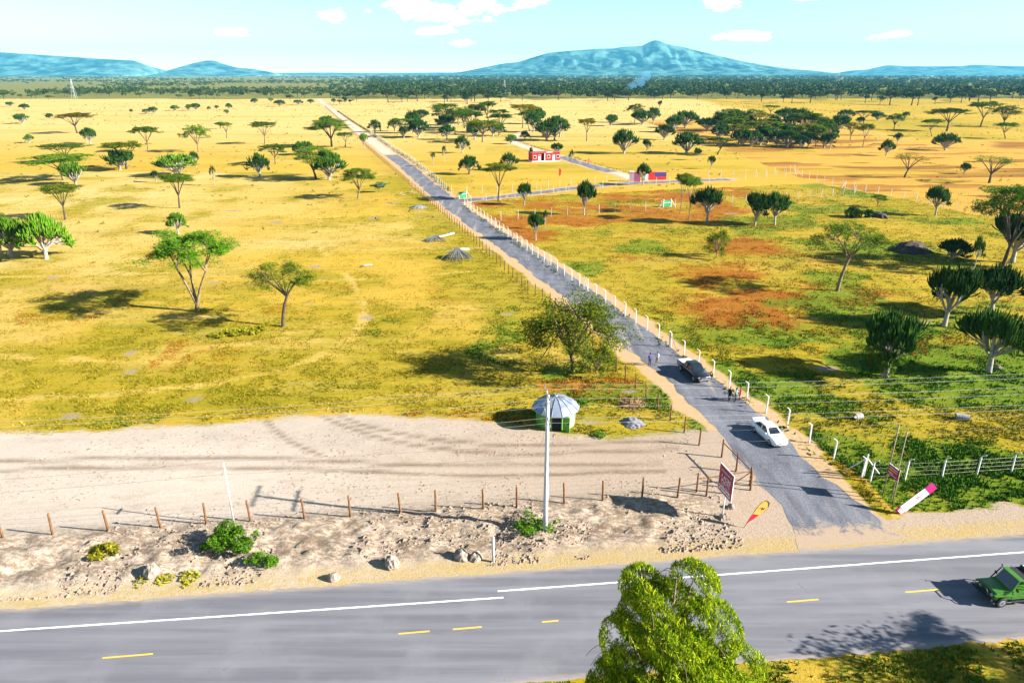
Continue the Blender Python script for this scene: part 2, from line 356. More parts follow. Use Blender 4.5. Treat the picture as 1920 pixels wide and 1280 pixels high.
def tubes_np(P, Rd, n=5):
    """P (N,k,3) paths, Rd (N,k) radii -> verts, quads"""
    N, k, _ = P.shape
    T = np.empty_like(P); T[:, 1:-1] = P[:, 2:]-P[:, :-2]; T[:, 0] = P[:, 1]-P[:, 0]; T[:, -1] = P[:, -1]-P[:, -2]
    T /= np.linalg.norm(T, axis=2, keepdims=True)+1e-9
    ref = np.array([.93, .33, .12]); A = np.cross(T, ref); A /= np.linalg.norm(A, axis=2, keepdims=True)+1e-9; B = np.cross(T, A)
    q = np.arange(n)*2*np.pi/n
    V = P[:, :, None]+Rd[:, :, None, None]*(A[:, :, None]*np.cos(q)[:, None]+B[:, :, None]*np.sin(q)[:, None])
    idx = np.arange(N*k*n).reshape(N, k, n)
    F = np.stack([idx[:, :-1], np.roll(idx, -1, 2)[:, :-1], np.roll(idx, -1, 2)[:, 1:], idx[:, 1:]], -1).reshape(-1, 4)
    return V.reshape(-1, 3), F
def bez(p0, p1, p2, k):
    t = np.linspace(0, 1, k)[None, :, None]
    return (1-t)**2*p0[:, None]+2*t*(1-t)*p1[:, None]+t*t*p2[:, None]
def leaves_np(C, size, aspect=.4, up=.6, r=None, hang=0):
    """leaf quads at centres C (N,3)"""
    r = r or rng; N = len(C)
    nrm = r.normal(size=(N, 3)); nrm /= np.linalg.norm(nrm, axis=1, keepdims=True); nrm[:, 2] = np.abs(nrm[:, 2])+up
    nrm /= np.linalg.norm(nrm, axis=1, keepdims=True)
    a = np.cross(nrm, r.normal(size=(N, 3))); a[:, 2] -= hang; a /= np.linalg.norm(a, axis=1, keepdims=True)+1e-9
    b = np.cross(nrm, a); b /= np.linalg.norm(b, axis=1, keepdims=True)+1e-9
    s = (np.broadcast_to(size, (N,))*r.uniform(.6, 1.3, N))[:, None]; a = a*s*.5; b = b*s*.5*aspect
    V = np.stack([C-a, C+b*1.0-a*.1, C+a, C-b-a*.1], 1).reshape(-1, 3)
    return V, np.arange(4*N).reshape(N, 4)
def ell(N, r, shell=0.0):
    d = r.normal(size=(N, 3)); d /= np.linalg.norm(d, axis=1, keepdims=True)
    return d*(shell+(1-shell)*r.uniform(0, 1, (N, 1))**(1/3))
def catm(pts, step):
    P = [np.array(p, float) for p in pts]; P = [2*P[0]-P[1]]+P+[2*P[-1]-P[-2]]; out = []
    for i in range(1, len(P)-2):
        L = np.linalg.norm(P[i+1]-P[i]); n = max(2, int(L/step))
        for t in np.arange(n)/n:
            a, b, c, d = P[i-1], P[i], P[i+1], P[i+2]
            out.append(.5*((2*b)+(-a+c)*t+(2*a-5*b+4*c-d)*t*t+(-a+3*b-3*c+d)*t**3))
    out.append(P[-2]); return np.array(out)
# ---------------------------------------------------------------- materials
class NG:
    def __init__(s, m): s.t = m.node_tree
    def n(s, ty, **kw):
        x = s.t.nodes.new(ty)
        for k, v in kw.items(): setattr(x, k, v)
        return x
    def set(s, sock, v):
        if hasattr(v, 'links') or isinstance(v, bpy.types.NodeSocket): s.t.links.new(v, sock)
        else:
            if isinstance(v, (tuple, list)) and len(v) == 3 and sock.type == 'RGBA': v = (*v, 1)
            sock.default_value = v
    def math(s, op, a, b=0, clamp=False):
        x = s.n('ShaderNodeMath', operation=op, use_clamp=clamp); s.set(x.inputs[0], a); s.set(x.inputs[1], b); return x.outputs[0]
    def mix(s, f, a, b, bt='MIX'):
        x = s.n('ShaderNodeMix', data_type='RGBA', blend_type=bt); s.set(x.inputs[0], f); s.set(x.inputs[6], a); s.set(x.inputs[7], b); return x.outputs[2]
    def noise(s, vec, scale, detail=4, rough=.55):
        x = s.n('ShaderNodeTexNoise'); x.inputs['Scale'].default_value = scale; x.inputs['Detail'].default_value = detail; x.inputs['Roughness'].default_value = rough
        if vec is not None: s.t.links.new(vec, x.inputs['Vector'])
        return x.outputs[0]
    def ramp(s, v, lo, hi): 
        x = s.n('ShaderNodeMapRange'); x.interpolation_type = 'SMOOTHSTEP'; x.inputs[1].default_value = lo; x.inputs[2].default_value = hi; s.set(x.inputs[0], v); return x.outputs[0]
    def scale(s, vec, sc3, rot=0):
        x = s.n('ShaderNodeMapping'); x.inputs['Scale'].default_value = sc3; x.inputs['Rotation'].default_value = (0, 0, rot); s.t.links.new(vec, x.inputs[0]); return x.outputs[0]
MATS = {}
def newmat(name):
    m = bpy.data.materials.new(name); m.use_nodes = True; g = NG(m); b = m.node_tree.nodes['Principled BSDF']; return m, g, b
def mat(name, col, rough=.7, var=.25, scale=3.0, bump=.15, metal=0, spec=.4, coat=0):
    if name in MATS: return MATS[name]
    m, g, b = newmat(name)
    tc = g.n('ShaderNodeTexCoord').outputs['Object']
    n = g.noise(tc, scale, 5)
    d = tuple(c*(1-var) for c in col); l = tuple(min(1, c*(1+var*.6)) for c in col)
    g.set(b.inputs['Base Color'], g.mix(g.ramp(n, .3, .7), d, l))
    b.inputs['Roughness'].default_value = rough; b.inputs['Metallic'].default_value = metal; b.inputs['Specular IOR Level'].default_value = spec
    b.inputs['Coat Weight'].default_value = coat
    if bump:
        bp = g.n('ShaderNodeBump'); bp.inputs['Strength'].default_value = bump; bp.inputs['Distance'].default_value = .03
        g.set(bp.inputs['Height'], g.noise(tc, scale*4, 4)); g.set(b.inputs['Normal'], bp.outputs[0])
    MATS[name] = m; return m
def leafmat(name, a, b_, transl=.3, objvar=.35):
    if name in MATS: return MATS[name]
    m, g, b = newmat(name)
    isl = g.n('ShaderNodeNewGeometry').outputs['Random Per Island']; oi = g.n('ShaderNodeObjectInfo').outputs['Random']
    c = g.mix(isl, a, b_)
    v = g.math('ADD', g.math('MULTIPLY', oi, objvar*2), 1-objvar)
    cc = g.n('ShaderNodeVectorMath', operation='SCALE'); g.set(cc.inputs[0], c); g.set(cc.inputs['Scale'], v)
    g.set(b.inputs['Base Color'], cc.outputs[0]); b.inputs['Roughness'].default_value = .7; b.inputs['Specular IOR Level'].default_value = .08
    if transl:
        t = g.n('ShaderNodeBsdfTranslucent'); g.set(t.inputs[0], cc.outputs[0]); ms = g.n('ShaderNodeMixShader'); ms.inputs[0].default_value = transl
        o = m.node_tree.nodes['Material Output']; g.t.links.new(b.outputs[0], ms.inputs[1]); g.t.links.new(t.outputs[0], ms.inputs[2]); g.t.links.new(ms.outputs[0], o.inputs[0])
    MATS[name] = m; return m
# ---------------------------------------------------------------- site lines (metres; x right, y away)
SLOPE = 0.109
def road_y(x, off): return off + SLOPE*np.asarray(x, float)
RC = catm(ROAD, 4.0)                       # access road centre line
FENCE_C = [(31.6, 53.0), (30.7, 55.3), (28.7, 61.6), (26.4, 68.4), (24.2, 75.2), (20.9, 85.7), (17.7, 95.4), (4.3, 134.4), (-5.2, 164.7), (-13.0, 189.0)]
FENCE_T = [(20.9, 51.2), (20.6, 54.0), (18.5, 58.4), (16.1, 65.5), (13.2, 75.2), (6.0, 103.0), (1.8, 112.2), (-9.5, 150.2), (-24.7, 198.5), (-45.7, 265.6), (-77.5, 367.1)]
SAND_TOP = [(-120, 58), (-52, 61.2), (-43.5, 61.4), (-31, 63.1), (-18.3, 65.5), (-5.6, 64.3), (4, 61.2), (10.7, 60.3), (18, 62), (24, 62)]
BRANCH = [(-17, 194), (-13.9, 197.5), (0, 206), (24.3, 223.5), (41.2, 231), (62, 236.5), (75, 240)]
DIAG = [(42, 240), (41.0, 249), (34.5, 265.6), (26.5, 290), (22.5, 305), (9, 345), (0, 382), (2, 420), (12, 455)]
PATHS = [catm(p, 3) for p in ([(-80, 84), (-52, 80), (-36, 86), (-18, 84), (0, 79), (12, 77)], [(-95, 118), (-62, 121), (-40, 116), (-22, 118), (-8, 122)], [(-70, 68), (-48, 70), (-30, 76), (-22, 90), (-26, 110), (-40, 140)], [(30, 100), (48, 96), (66, 100), (90, 97)], [(-120, 170), (-80, 166), (-50, 172), (-26, 186)])]
RUTS = [catm(p, 1) for p in ([(-22, 66.5), (-17, 62.5), (-10, 59), (0, 57.2), (16, 58)], [(-20.4, 66.8), (-15.6, 63), (-9, 60.4), (0, 58.8), (16, 59.6)], [(-60, 55), (-30, 56.5), (-5, 55), (14, 55.5)], [(-60, 53.4), (-30, 54.9), (-5, 53.4), (14, 54)], [(-26, 64), (-22.5, 60), (-18.5, 57)])]
def pdist(x, y, P):
    P = np.asarray(P, float); best = np.full(np.shape(x), 1e9); tt = np.zeros(np.shape(x))
    for i in range(len(P)-1):
        a, b = P[i], P[i+1]; d = b-a; L2 = d@d
        t = np.clip(((x-a[0])*d[0]+(y-a[1])*d[1])/L2, 0, 1); q = np.hypot(x-a[0]-t*d[0], y-a[1]-t*d[1])
        best = np.minimum(best, q)
    return best
def hz(x, y):
    """ground height: the earth bank thrown up between the tarmac and the timber fence"""
    x = np.asarray(x, float); y = np.asarray(y, float)
    t = (y-(40.9+SLOPE*x))/7.2
    keep = sstep(17, 11, x)
    bank = (sstep(.12, .8, t)*(1-sstep(.95, 1.35, t)))*.3
    lump = sstep(.05, .4, t)*(1-sstep(.85, 1.15, t))*((fbm(x, y, 1.9, 3)-.42)*(.9-.5*sstep(-24, -14, x)) + (fbm(x, y, .8, 31, 2)-.5)*.5 + (vnoise(x, y, .45, 37)-.5)*.26)
    near = sstep(30.5, 28.0, y-SLOPE*x)*.4*(fbm(x, y, 2.5, 9)-.3)       # near verge
    rut = sstep(52, 54, y)*sstep(66, 62, y)*sstep(16, 12, x)*(fbm(x*.3, y, 1.2, 77, 3)-.5)*.22
    return np.maximum(keep*(bank+lump), -.12)*1.0 + near + rut
def zat(x, y): return float(hz(np.array([x]), np.array([y]))[0])
# ---------------------------------------------------------------- ground sheet
def axis(segs):
    out = [segs[0][0]]
    for a, b, s in segs: out += list(np.arange(a+s, b+1e-6, s))
    return out
def geo(a, b, r, s0):
    o = []; v = a; s = s0
    while v < b: s *= r; v += s; o.append(min(v, b))
    return o
xs = axis([(-150, -62, 2), (-62, 44, .42), (44, 150, 2)]); gx = geo(150, 17500, 1.12, 3); xs = [-v for v in reversed(gx)]+xs+gx
ys = axis([(-60, 24, 6), (24, 36, .6), (36, 54, .3), (54, 70, .6), (70, 130, 1.0), (130, 260, 2.0)]); ys += geo(260, 17500, 1.06, 2.2); ys = [-v for v in reversed(geo(60, 6000, 1.5, 20))]+ys
XX, YY = np.meshgrid(np.array(xs), np.array(ys)); ZZ = hz(XX, YY)
def masks(x, y):
    rd = pdist(x, y, RC); n1 = fbm(x, y, 9, 1); n2 = fbm(x, y, 30, 5); n3 = fbm(x, y, 3.5, 8, 3)
    topx = np.interp(x, [p[0] for p in SAND_TOP], [p[1] for p in SAND_TOP])
    e = road_y(x, 40.4)
    left = sstep(topx+2.2, topx-2.2, y+(n3-.5)*1.6)*(x < 23)
    rightw = e+3.4+(n3-.5)*3
    right = sstep(rightw+1.0, rightw-1.0, y)*(x >= 23)
    sand = np.maximum(left, right)*(y > e-3)
    marg = sstep(5.8, 3.8, rd+(n3-.5)*2.2)*(y > 40)
    bd = pdist(x, y, BRANCH); dd = pdist(x, y, DIAG)
    marg = np.maximum(marg, .8*np.maximum(sstep(4.5, 3, bd+(n3-.5)*2), sstep(5, 3.6, dd+(n3-.5)*2)))
    fx = np.interp(y, [p[1] for p in FENCE_C], [p[0] for p in FENCE_C])
    rx = np.interp(y, [178, 201, 226, 248], [120, 114, 104, 101]); rx = np.where(y < 178, 120+(178-y)*.9, rx)
    encl = sstep(fx-1, fx+1.5, x)*sstep(rx+3, rx-3, x)*sstep(44.5, 46.5, y)*(y < 204+.33*x*0+.27*x)
    side = (x > fx)
    green = np.where(encl > .5, .78+1.0*(n1-.5)+.5*sstep(105, 70, y), 0)
    lf = (~side) & (y < 260)
    green = np.where(lf, .42+1.4*(n1-.5)+.5*(n2-.5)+.40*sstep(130, 75, y)*sstep(-90, -25, x)+.3*sstep(14, 4, pdist(x, y, FENCE_T)), green)
    plot = side & (encl <= .5) & (y > 190) & (y < 480) & (x < 110+.1*y)
    green = np.where(plot, .3+1.5*(fbm(x*.25, y, 10, 4)-.5), green)
    farr = (x > 200+.05*y) & (y > 380); green = np.where(farr, .5+1.1*(n2-.5), green)
    strong = np.where(encl > .5, 1.1*sstep(.36, .6, n1)*sstep(112, 76, y)+.8*sstep(.52, .68, fbm(x, y, 14, 44)), 0)
    strong = np.maximum(strong, np.where(lf, .9*sstep(.58, .72, fbm(x, y, 10, 41))*sstep(125, 80, y)*sstep(-60, -15, x), 0))
    vg = y < 31+SLOPE*x; strong = np.where(vg, .6*sstep(.42, .62, n3), strong); green = np.where(vg, .55+1.2*(n3-.5), green)
    orange = encl*(sstep(.40, .75, fbm(x*.7, y, 12, 21))*sstep(74, 92, y)*sstep(120, 45, x)*1.1 + .75*sstep(138, 165, y)*sstep(90, 50, x)*sstep(.40, .66, fbm(x*.6, y, 9, 27)))
    orange = np.maximum(orange, lf*.55*sstep(.6, .75, fbm(x, y, 9, 23))*sstep(150, 90, y))
    # dry litter under the big roadside acacia
    orange = np.maximum(orange, .95*sstep(1.1, .5, np.hypot((x-9.5)/8, (y-72)/4.5)+(n3-.5)*.5))
    rf = side & (encl <= .5) & (x > rx) & (y > 120) & (y < 560) & (~farr)
    rust_shadow = np.where(rf, sstep(.42, .62, fbm(x*.28, y, 8, 61))*1.0, 0);  # brown streaks, with the plain's dark shadows painted in among them
    tan = np.where(rf, .9, 0)
    pale = np.where(lf, sstep(-30, -95, x+(n2-.5)*60)*.65+.5*sstep(.5, .7, fbm(x, y, 22, 71)), 0)
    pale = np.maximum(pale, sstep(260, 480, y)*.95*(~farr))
    for pth in PATHS: pk = sstep(1.1, .3, pdist(x, y, pth)+(n3-.5)*1.6)*sstep(.35, .6, n1); pale = np.maximum(pale, .6*pk); green = green*(1-.45*pk)
    ash = np.zeros_like(x, float)
    for i_, (ax, ay, r) in enumerate(ASH): ash = np.maximum(ash, (.5+.5*((i_*7) % 5)/4)*sstep(1.1, .3, np.hypot((x-ax)/(r*.9), (y-ay)/(r*.62))+(n3-.5)*1.2))
    forest = sstep(980, 1100, y+(n2-.5)*120)
    return sand, marg, green, strong, orange, rust_shadow, tan, pale, ash, forest
fx_, fy_ = XX.ravel(), YY.ravel()
mk = masks(fx_, fy_)
idx = np.arange(XX.size).reshape(XX.shape)
gF = np.stack([idx[:-1, :-1], idx[:-1, 1:], idx[1:, 1:], idx[1:, :-1]], -1).reshape(-1, 4)
def attr(me, name, a, b, c, d):
    at = me.attributes.new(name, 'FLOAT_COLOR', 'POINT'); at.data.foreach_set('color', np.clip(np.stack([a, b, c, d], -1), 0, 1).astype(np.float32).ravel())
C_DRY = (.44, .285, .032); C_PALE = (.50, .37, .135); C_OLIVE = (.19, .165, .003); C_GREEN = (.05, .135, .002); C_ORANGE = (.34, .08, .003); C_RUST = (.12, .03, .004); C_SAND = (.58, .49, .40); C_TAN = (.41, .205, .04); C_ASH = (.12, .088, .07); C_MARG = (.42, .28, .15)
def ground_mat():
    m, g, b = newmat('dry_ground'); P = g.n('ShaderNodeNewGeometry').outputs['Position']
    A = g.n('ShaderNodeAttribute', attribute_name='m1'); B = g.n('ShaderNodeAttribute', attribute_name='m2'); C = g.n('ShaderNodeAttribute', attribute_name='m3')
    def sep(a):
        s = g.n('ShaderNodeSeparateColor'); g.set(s.inputs[0], a.outputs['Color']); return s.outputs[0], s.outputs[1], s.outputs[2], a.outputs['Alpha']
    sand, marg, green, strong = sep(A); orange, rust_shadow, tan, pale = sep(B); ash, forest, bankm, rutm = sep(C)
    ps = g.scale(P, (1, 1.7, 1))
    nf = g.noise(ps, 1.7, 7, .78); nm0 = g.noise(g.scale(P, (.55, 1.3, 1)), .42, 7, .68); nl = g.noise(g.scale(P, (.16, 1, 1)), .11, 6, .65); nff = g.noise(P, 8, 3, .75); nst = g.noise(g.scale(P, (.10, 1, 1)), .5, 5, .7)
    nm = g.math('ADD', g.math('MULTIPLY', nm0, .40), g.math('MULTIPLY', nf, .60))
    nbig = g.noise(g.scale(P, (.22, 1, 1)), .022, 7, .72); nbig2 = g.noise(g.scale(P, (.12, 1, 1)), .06, 7, .75)
    def thr(msk, w=.9, lo=.42, hi=.62, n=None):
        return g.ramp(g.math('ADD', msk, g.math('MULTIPLY', g.math('SUBTRACT', n if n is not None else nm, .5), w)), lo, hi)
    c = g.mix(g.ramp(nl, .35, .65), C_DRY, tuple(v*.84 for v in C_DRY))
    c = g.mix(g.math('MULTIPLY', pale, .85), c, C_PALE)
    c = g.mix(tan, c, g.mix(g.ramp(nst, .4, .62), C_TAN, C_DRY))
    c = g.mix(g.math('MULTIPLY', thr(green, 3.4, .36, .80), .9), c, g.mix(g.ramp(nst, .4, .6), C_OLIVE, (.30, .22, .008)))
    c = g.mix(g.math('MULTIPLY', thr(orange, 3.4, .38, .95), .85), c, g.mix(g.ramp(nf, .4, .6), C_RUST, C_ORANGE))
    c = g.mix(g.math('MULTIPLY', thr(strong, 3.0, .45, .9, nf), .85), c, C_GREEN)
    c = g.mix(g.math('MULTIPLY', thr(rust_shadow, 2.2, .40, .85), .85), c, g.mix(g.ramp(nbig2, .4, .6), C_RUST, (.32, .13, .02)))
    c = g.mix(g.math('MULTIPLY', g.ramp(nbig, .50, .66), .55), c, g.mix(.5, C_OLIVE, C_DRY)); c = g.mix(g.math('MULTIPLY', g.ramp(nbig2, .56, .70), .5), c, (.30, .19, .06)); c = g.mix(g.math('MULTIPLY', g.ramp(nbig2, .42, .30), .5), c, (.5, .39, .17))
    c = g.mix(g.math('MULTIPLY', g.ramp(nst, .56, .68), .35), c, tuple(v*.62 for v in C_OLIVE))
    c = g.mix(g.math('MULTIPLY', g.ramp(nf, .46, .30), .65), c, tuple(v*.4 for v in C_OLIVE))
    c = g.mix(g.math('MULTIPLY', g.ramp(nff, .54, .68), .5), c, C_PALE)
    nb = g.noise(g.scale(P, (.5, 1.1, 1)), 1.1, 7, .75); c = g.mix(g.math('MULTIPLY', g.ramp(nb, .57, .68), .7), c, (.16, .10, .025)); c = g.mix(g.math('MULTIPLY', g.ramp(nb, .40, .30), .5), c, C_PALE)
    c = g.mix(thr(forest, .5), c, (.16, .15, .03))
    sx = g.n('ShaderNodeSeparateXYZ'); g.set(sx.inputs[0], P)
    sc_ = g.mix(g.ramp(nl, .35, .65), C_SAND, tuple(v*.86 for v in C_SAND))
    sc_ = g.mix(g.math('MULTIPLY', g.ramp(sx.outputs[0], -35, 15), .8), sc_, (.40, .30, .215))
    sc_ = g.mix(g.math('MULTIPLY', g.ramp(nm0, .5, .7), .45), sc_, (.36, .27, .19)); sc_ = g.mix(g.math('MULTIPLY', g.ramp(nff, .58, .70), .55), sc_, (.17, .125, .09)); sc_ = g.mix(g.math('MULTIPLY', g.ramp(nf, .42, .28), .5), sc_, (.30, .23, .16))
    sc_ = g.mix(g.math('MULTIPLY', g.math('MULTIPLY', rutm, g.ramp(nm, .36, .52)), .8), sc_, (.20, .14, .09))
    bk = g.mix(g.ramp(nm, .40, .58), (.17, .115, .07), g.mix(g.ramp(nf, .4, .62), (.34, .25, .17), (.56, .46, .36))); sc_ = g.mix(g.math('MULTIPLY', bankm, .85), sc_, bk)
    verge = g.ramp(g.math('SUBTRACT', sx.outputs[1], g.math('MULTIPLY', sx.outputs[0], SLOPE)), 43.0, 41.4)
    sc_ = g.mix(g.math('MULTIPLY', g.math('MULTIPLY', verge, g.ramp(nm, .36, .56)), .8), sc_, (.47, .34, .12))
    scn = g.n('ShaderNodeVectorMath', operation='SCALE'); g.set(scn.inputs[0], sc_); scn.inputs['Scale'].default_value = .80; sc_ = scn.outputs[0]
    c = g.mix(thr(marg, 1.2, .35, .7), c, C_MARG)
    c = g.mix(thr(sand, 2.6, .30, .70), c, sc_)
    c = g.mix(g.math('MULTIPLY', thr(ash, 1.4, .38, .75, nf), .8), c, g.mix(g.ramp(nff, .35, .65), C_ASH, (.36, .30, .25)))
    g.set(b.inputs['Base Color'], c); b.inputs['Roughness'].default_value = .95; b.inputs['Specular IOR Level'].default_value = .05
    bp = g.n('ShaderNodeBump'); bp.inputs['Strength'].default_value = .8; bp.inputs['Distance'].default_value = .14
    g.set(bp.inputs['Height'], g.math('ADD', nf, g.math('MULTIPLY', nff, .5))); g.set(b.inputs['Normal'], bp.outputs[0])
    return m
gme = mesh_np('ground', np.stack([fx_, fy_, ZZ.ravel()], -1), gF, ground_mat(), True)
attr(gme, 'm1', mk[0], mk[1], mk[2], mk[3]); attr(gme, 'm2', mk[4], mk[5], mk[6], mk[7]); tb_ = (fy_-(40.9+SLOPE*fx_))/7.2; bank_ = sstep(.1, .35, tb_)*(1-sstep(1.0, 1.3, tb_))*sstep(19, 15, fx_)
attr(gme, 'm3', mk[8], mk[9], bank_, np.max([sstep(.42, .12, pdist(fx_, fy_, p)) for p in RUTS], axis=0))
tag(obj('ground', gme), kind='structure')
# ---------------------------------------------------------------- roads
def strip(name, P, wl, wr, z, m, jit=0.0, seed=0):
    P = np.asarray(P); T = np.gradient(P, axis=0); T /= np.linalg.norm(T, axis=1, keepdims=True); N = np.stack([T[:, 1], -T[:, 0]], -1)
    r = np.random.default_rng(seed); jl = jit*(r.uniform(-1, 1, len(P))+np.roll(r.uniform(-1, 1, len(P)), 1)); jr = jit*(r.uniform(-1, 1, len(P))+r.uniform(-1, 1, len(P)))
    L = P-N*(wl+jl)[:, None] if np.ndim(wl+jl) else P-N*wl; Rr = P+N*(wr+jr)[:, None]
    k = 5; V = np.concatenate([np.stack([*(L*(1-t)+Rr*t).T, np.full(len(P), z)], -1) for t in np.linspace(0, 1, k)])
    n = len(P); F = np.concatenate([np.stack([np.arange(n-1)+i*n, np.arange(n-1)+(i+1)*n, np.arange(1, n)+(i+1)*n, np.arange(1, n)+i*n], -1) for i in range(k-1)])
    me = mesh_np(name, V, F, m); o = tag(obj(name, me), kind='structure')
    return o
def tarmac_mat():
    m, g, b = newmat('worn_tarmac'); P = g.n('ShaderNodeNewGeometry').outputs['Position']
    s = g.scale(P, (.04, .9, 1), -math.atan(SLOPE)); n1 = g.noise(s, 1.0, 4, .6); n2 = g.noise(P, .25, 4); n3 = g.noise(P, 14, 3, .8); n4 = g.noise(g.scale(P, (.3, 2, 1), -math.atan(SLOPE)), 2.2, 4, .7)
    c = g.mix(g.ramp(n1, .35, .65), (.115, .113, .127), (.168, .165, .182)); c = g.mix(g.math('MULTIPLY', g.ramp(n2, .45, .7), .5), c, (.19, .186, .2))
    c = g.mix(g.math('MULTIPLY', g.ramp(n3, .62, .75), .45), c, (.06, .06, .07)); c = g.mix(g.math('MULTIPLY', g.ramp(n4, .60, .72), .3), c, (.07, .07, .085))
    sx = g.n('ShaderNodeSeparateXYZ'); g.set(sx.inputs[0], P); off = g.math('SUBTRACT', sx.outputs[1], g.math('MULTIPLY', sx.outputs[0], SLOPE))
    for wc in (33.0, 34.6, 36.2, 37.7):
        tk = g.math('MULTIPLY', g.ramp(g.math('ABSOLUTE', g.math('SUBTRACT', off, wc)), .55, .1), g.ramp(n1, .3, .6)); c = g.mix(g.math('MULTIPLY', tk, .35), c, (.12, .115, .135))
    vo = g.n('ShaderNodeTexVoronoi', feature='DISTANCE_TO_EDGE'); vo.inputs['Scale'].default_value = .32; dv = g.n('ShaderNodeVectorMath', operation='ADD'); nz_ = g.n('ShaderNodeTexNoise'); nz_.inputs['Scale'].default_value = 1.2; g.set(nz_.inputs['Vector'], P); g.set(dv.inputs[0], P); g.set(dv.inputs[1], nz_.outputs[1]); g.set(vo.inputs['Vector'], dv.outputs[0])
    c = g.mix(g.math('MULTIPLY', g.math('MULTIPLY', g.ramp(vo.outputs[0], .010, .003), g.ramp(n2, .55, .66)), .3), c, (.05, .05, .055))
    edge = g.ramp(g.math('ADD', g.math('ABSOLUTE', g.math('SUBTRACT', off, 35.45)), g.math('MULTIPLY', g.math('SUBTRACT', n4, .5), 1.2)), 4.35, 5.1); c = g.mix(g.math('MULTIPLY', edge, .6), c, (.34, .27, .2))
    g.set(b.inputs['Base Color'], c); b.inputs['Roughness'].default_value = .85; b.inputs['Specular IOR Level'].default_value = .25
    bp = g.n('ShaderNodeBump'); bp.inputs['Strength'].default_value = .3; bp.inputs['Distance'].default_value = .01; g.set(bp.inputs['Height'], n3); g.set(b.inputs['Normal'], bp.outputs[0]); return m
def gravel_mat(name, a, b_, dirt, rot, mouth=None):
    m, g, b = newmat(name); P = g.n('ShaderNodeNewGeometry').outputs['Position']
    n1 = g.noise(g.scale(P, (.8, .05, 1), rot), .9, 4, .55); n2 = g.noise(g.scale(P, (1, .3, 1), rot), .5, 6, .7); n3 = g.noise(P, 6, 5, .85); n4 = g.noise(P, 1.3, 6, .75)
    c = g.mix(g.ramp(n2, .35, .65), a, b_); c = g.mix(g.math('MULTIPLY', g.ramp(n1, .55, .68), .55), c, dirt); c = g.mix(g.math('MULTIPLY', g.ramp(n4, .58, .74), .5), c, dirt); c = g.mix(g.math('MULTIPLY', g.ramp(n3, .50, .62), .6), c, tuple(v*.45 for v in a)); c = g.mix(g.math('MULTIPLY', g.ramp(n3, .44, .34), .6), c, tuple(min(.6, v*1.8) for v in b_))
    if mouth:
        sx = g.n('ShaderNodeSeparateXYZ'); g.set(sx.inputs[0], P); d = g.math('ADD', g.ramp(sx.outputs[1], 48.5, 43.2), g.math('MULTIPLY', g.math('SUBTRACT', g.math('ADD', g.math('MULTIPLY', n4, .6), g.math('MULTIPLY', n2, .4)), .5), 3.0)); c = g.mix(g.ramp(d, .35, .75), c, mouth)
    g.set(b.inputs['Base Color'], c); b.inputs['Roughness'].default_value = .95; b.inputs['Specular IOR Level'].default_value = .1
    bp = g.n('ShaderNodeBump'); bp.inputs['Strength'].default_value = .8; bp.inputs['Distance'].default_value = .05; g.set(bp.inputs['Height'], n3); g.set(b.inputs['Normal'], bp.outputs[0]); return m
X = np.arange(-400, 401, .5)
def along(off, x=X): return np.stack([x, road_y(x, off)], -1)
strip('main_road', along(35.45), 4.95, 4.95, .03, tarmac_mat(), .09, 3)
def paint_mat(name, col):
    m, g, b = newmat(name); P = g.n('ShaderNodeNewGeometry').outputs['Position']; c = g.mix(g.ramp(g.noise(P, 1.1, 6, .75), .52, .68), col, tuple(v*.5+.09 for v in col)); g.set(b.inputs['Base Color'], c); b.inputs['Roughness'].default_value = .6; return m
white = paint_mat('white_road_paint', (.78, .78, .76)); yellow = paint_mat('yellow_road_paint', (.72, .42, .03))
def mark(name, x0, y0, x1, y1, wd, m):
    n = max(2, int(abs(x1-x0)/1.2)); t = np.linspace(0, 1, n); return strip(name, np.stack([x0+(x1-x0)*t, y0+(y1-y0)*t], -1), wd/2, wd/2, .0345, m, .004, n)
mark('edge_line', -200, 37.8-.0935*199.4, -.6, 37.8, .14, white); mark('edge_line', -1.0, 38.42, 200, 38.42+.1055*201, .14, white)
for x0, x1 in [(-25.6, -22.6), (-7.4, -5.4), (-3.9, -2.0), (2.0, 3.1), (19.0, 21.3), (27.7, 30.3), (36.5, 39.3), (45.5, 48.3), (-43, -40)]:
    mark('centre_dash', x0, float(road_y(x0, 35.3)), x1, float(road_y(x1, 35.3)), .12, yellow)
grav = gravel_mat('grey_gravel', (.10, .104, .122), (.17, .175, .20), (.40, .32, .26), R(20), (.335, .25, .175))
dirt = gravel_mat('dirt_road_surface', (.52, .36, .26), (.60, .45, .33), (.5, .36, .2), R(20))
i1 = int(np.argmin(np.hypot(RC[:, 0]+56, RC[:, 1]-322)))
near_rc = catm([tuple(p) for p in RC[:i1+1:3]], 1.0)
wl = np.interp(near_rc[:, 1], [41, 46, 50, 60, 400], [4.6, 4.0, 3.3, 3.0, 2.8])
def strip2(name, P, W, z, m, seed):
    r = np.random.default_rng(seed); k = np.convolve(r.uniform(-1, 1, len(P)+2), [.3, .4, .3], 'valid'); return strip(name, P, W+k*.5, W+np.roll(k, 7)*.5, z, m, .16, seed)
strip2('access_road', near_rc, wl, .012, grav, 5)
far_rc = catm([tuple(p) for p in RC[i1-1::2]], 4.0); strip2('dirt_access_road', far_rc, np.full(len(far_rc), 3.0), .009, dirt, 6)
br = catm(BRANCH, 1.5); strip2('branch_road', br, np.full(len(br), 2.1), .017, grav, 7)
dg = catm(DIAG, 2.0); k_ = int(np.argmin(np.abs(dg[:, 1]-310))); k2 = int(np.argmin(np.abs(dg[:, 1]-258)))
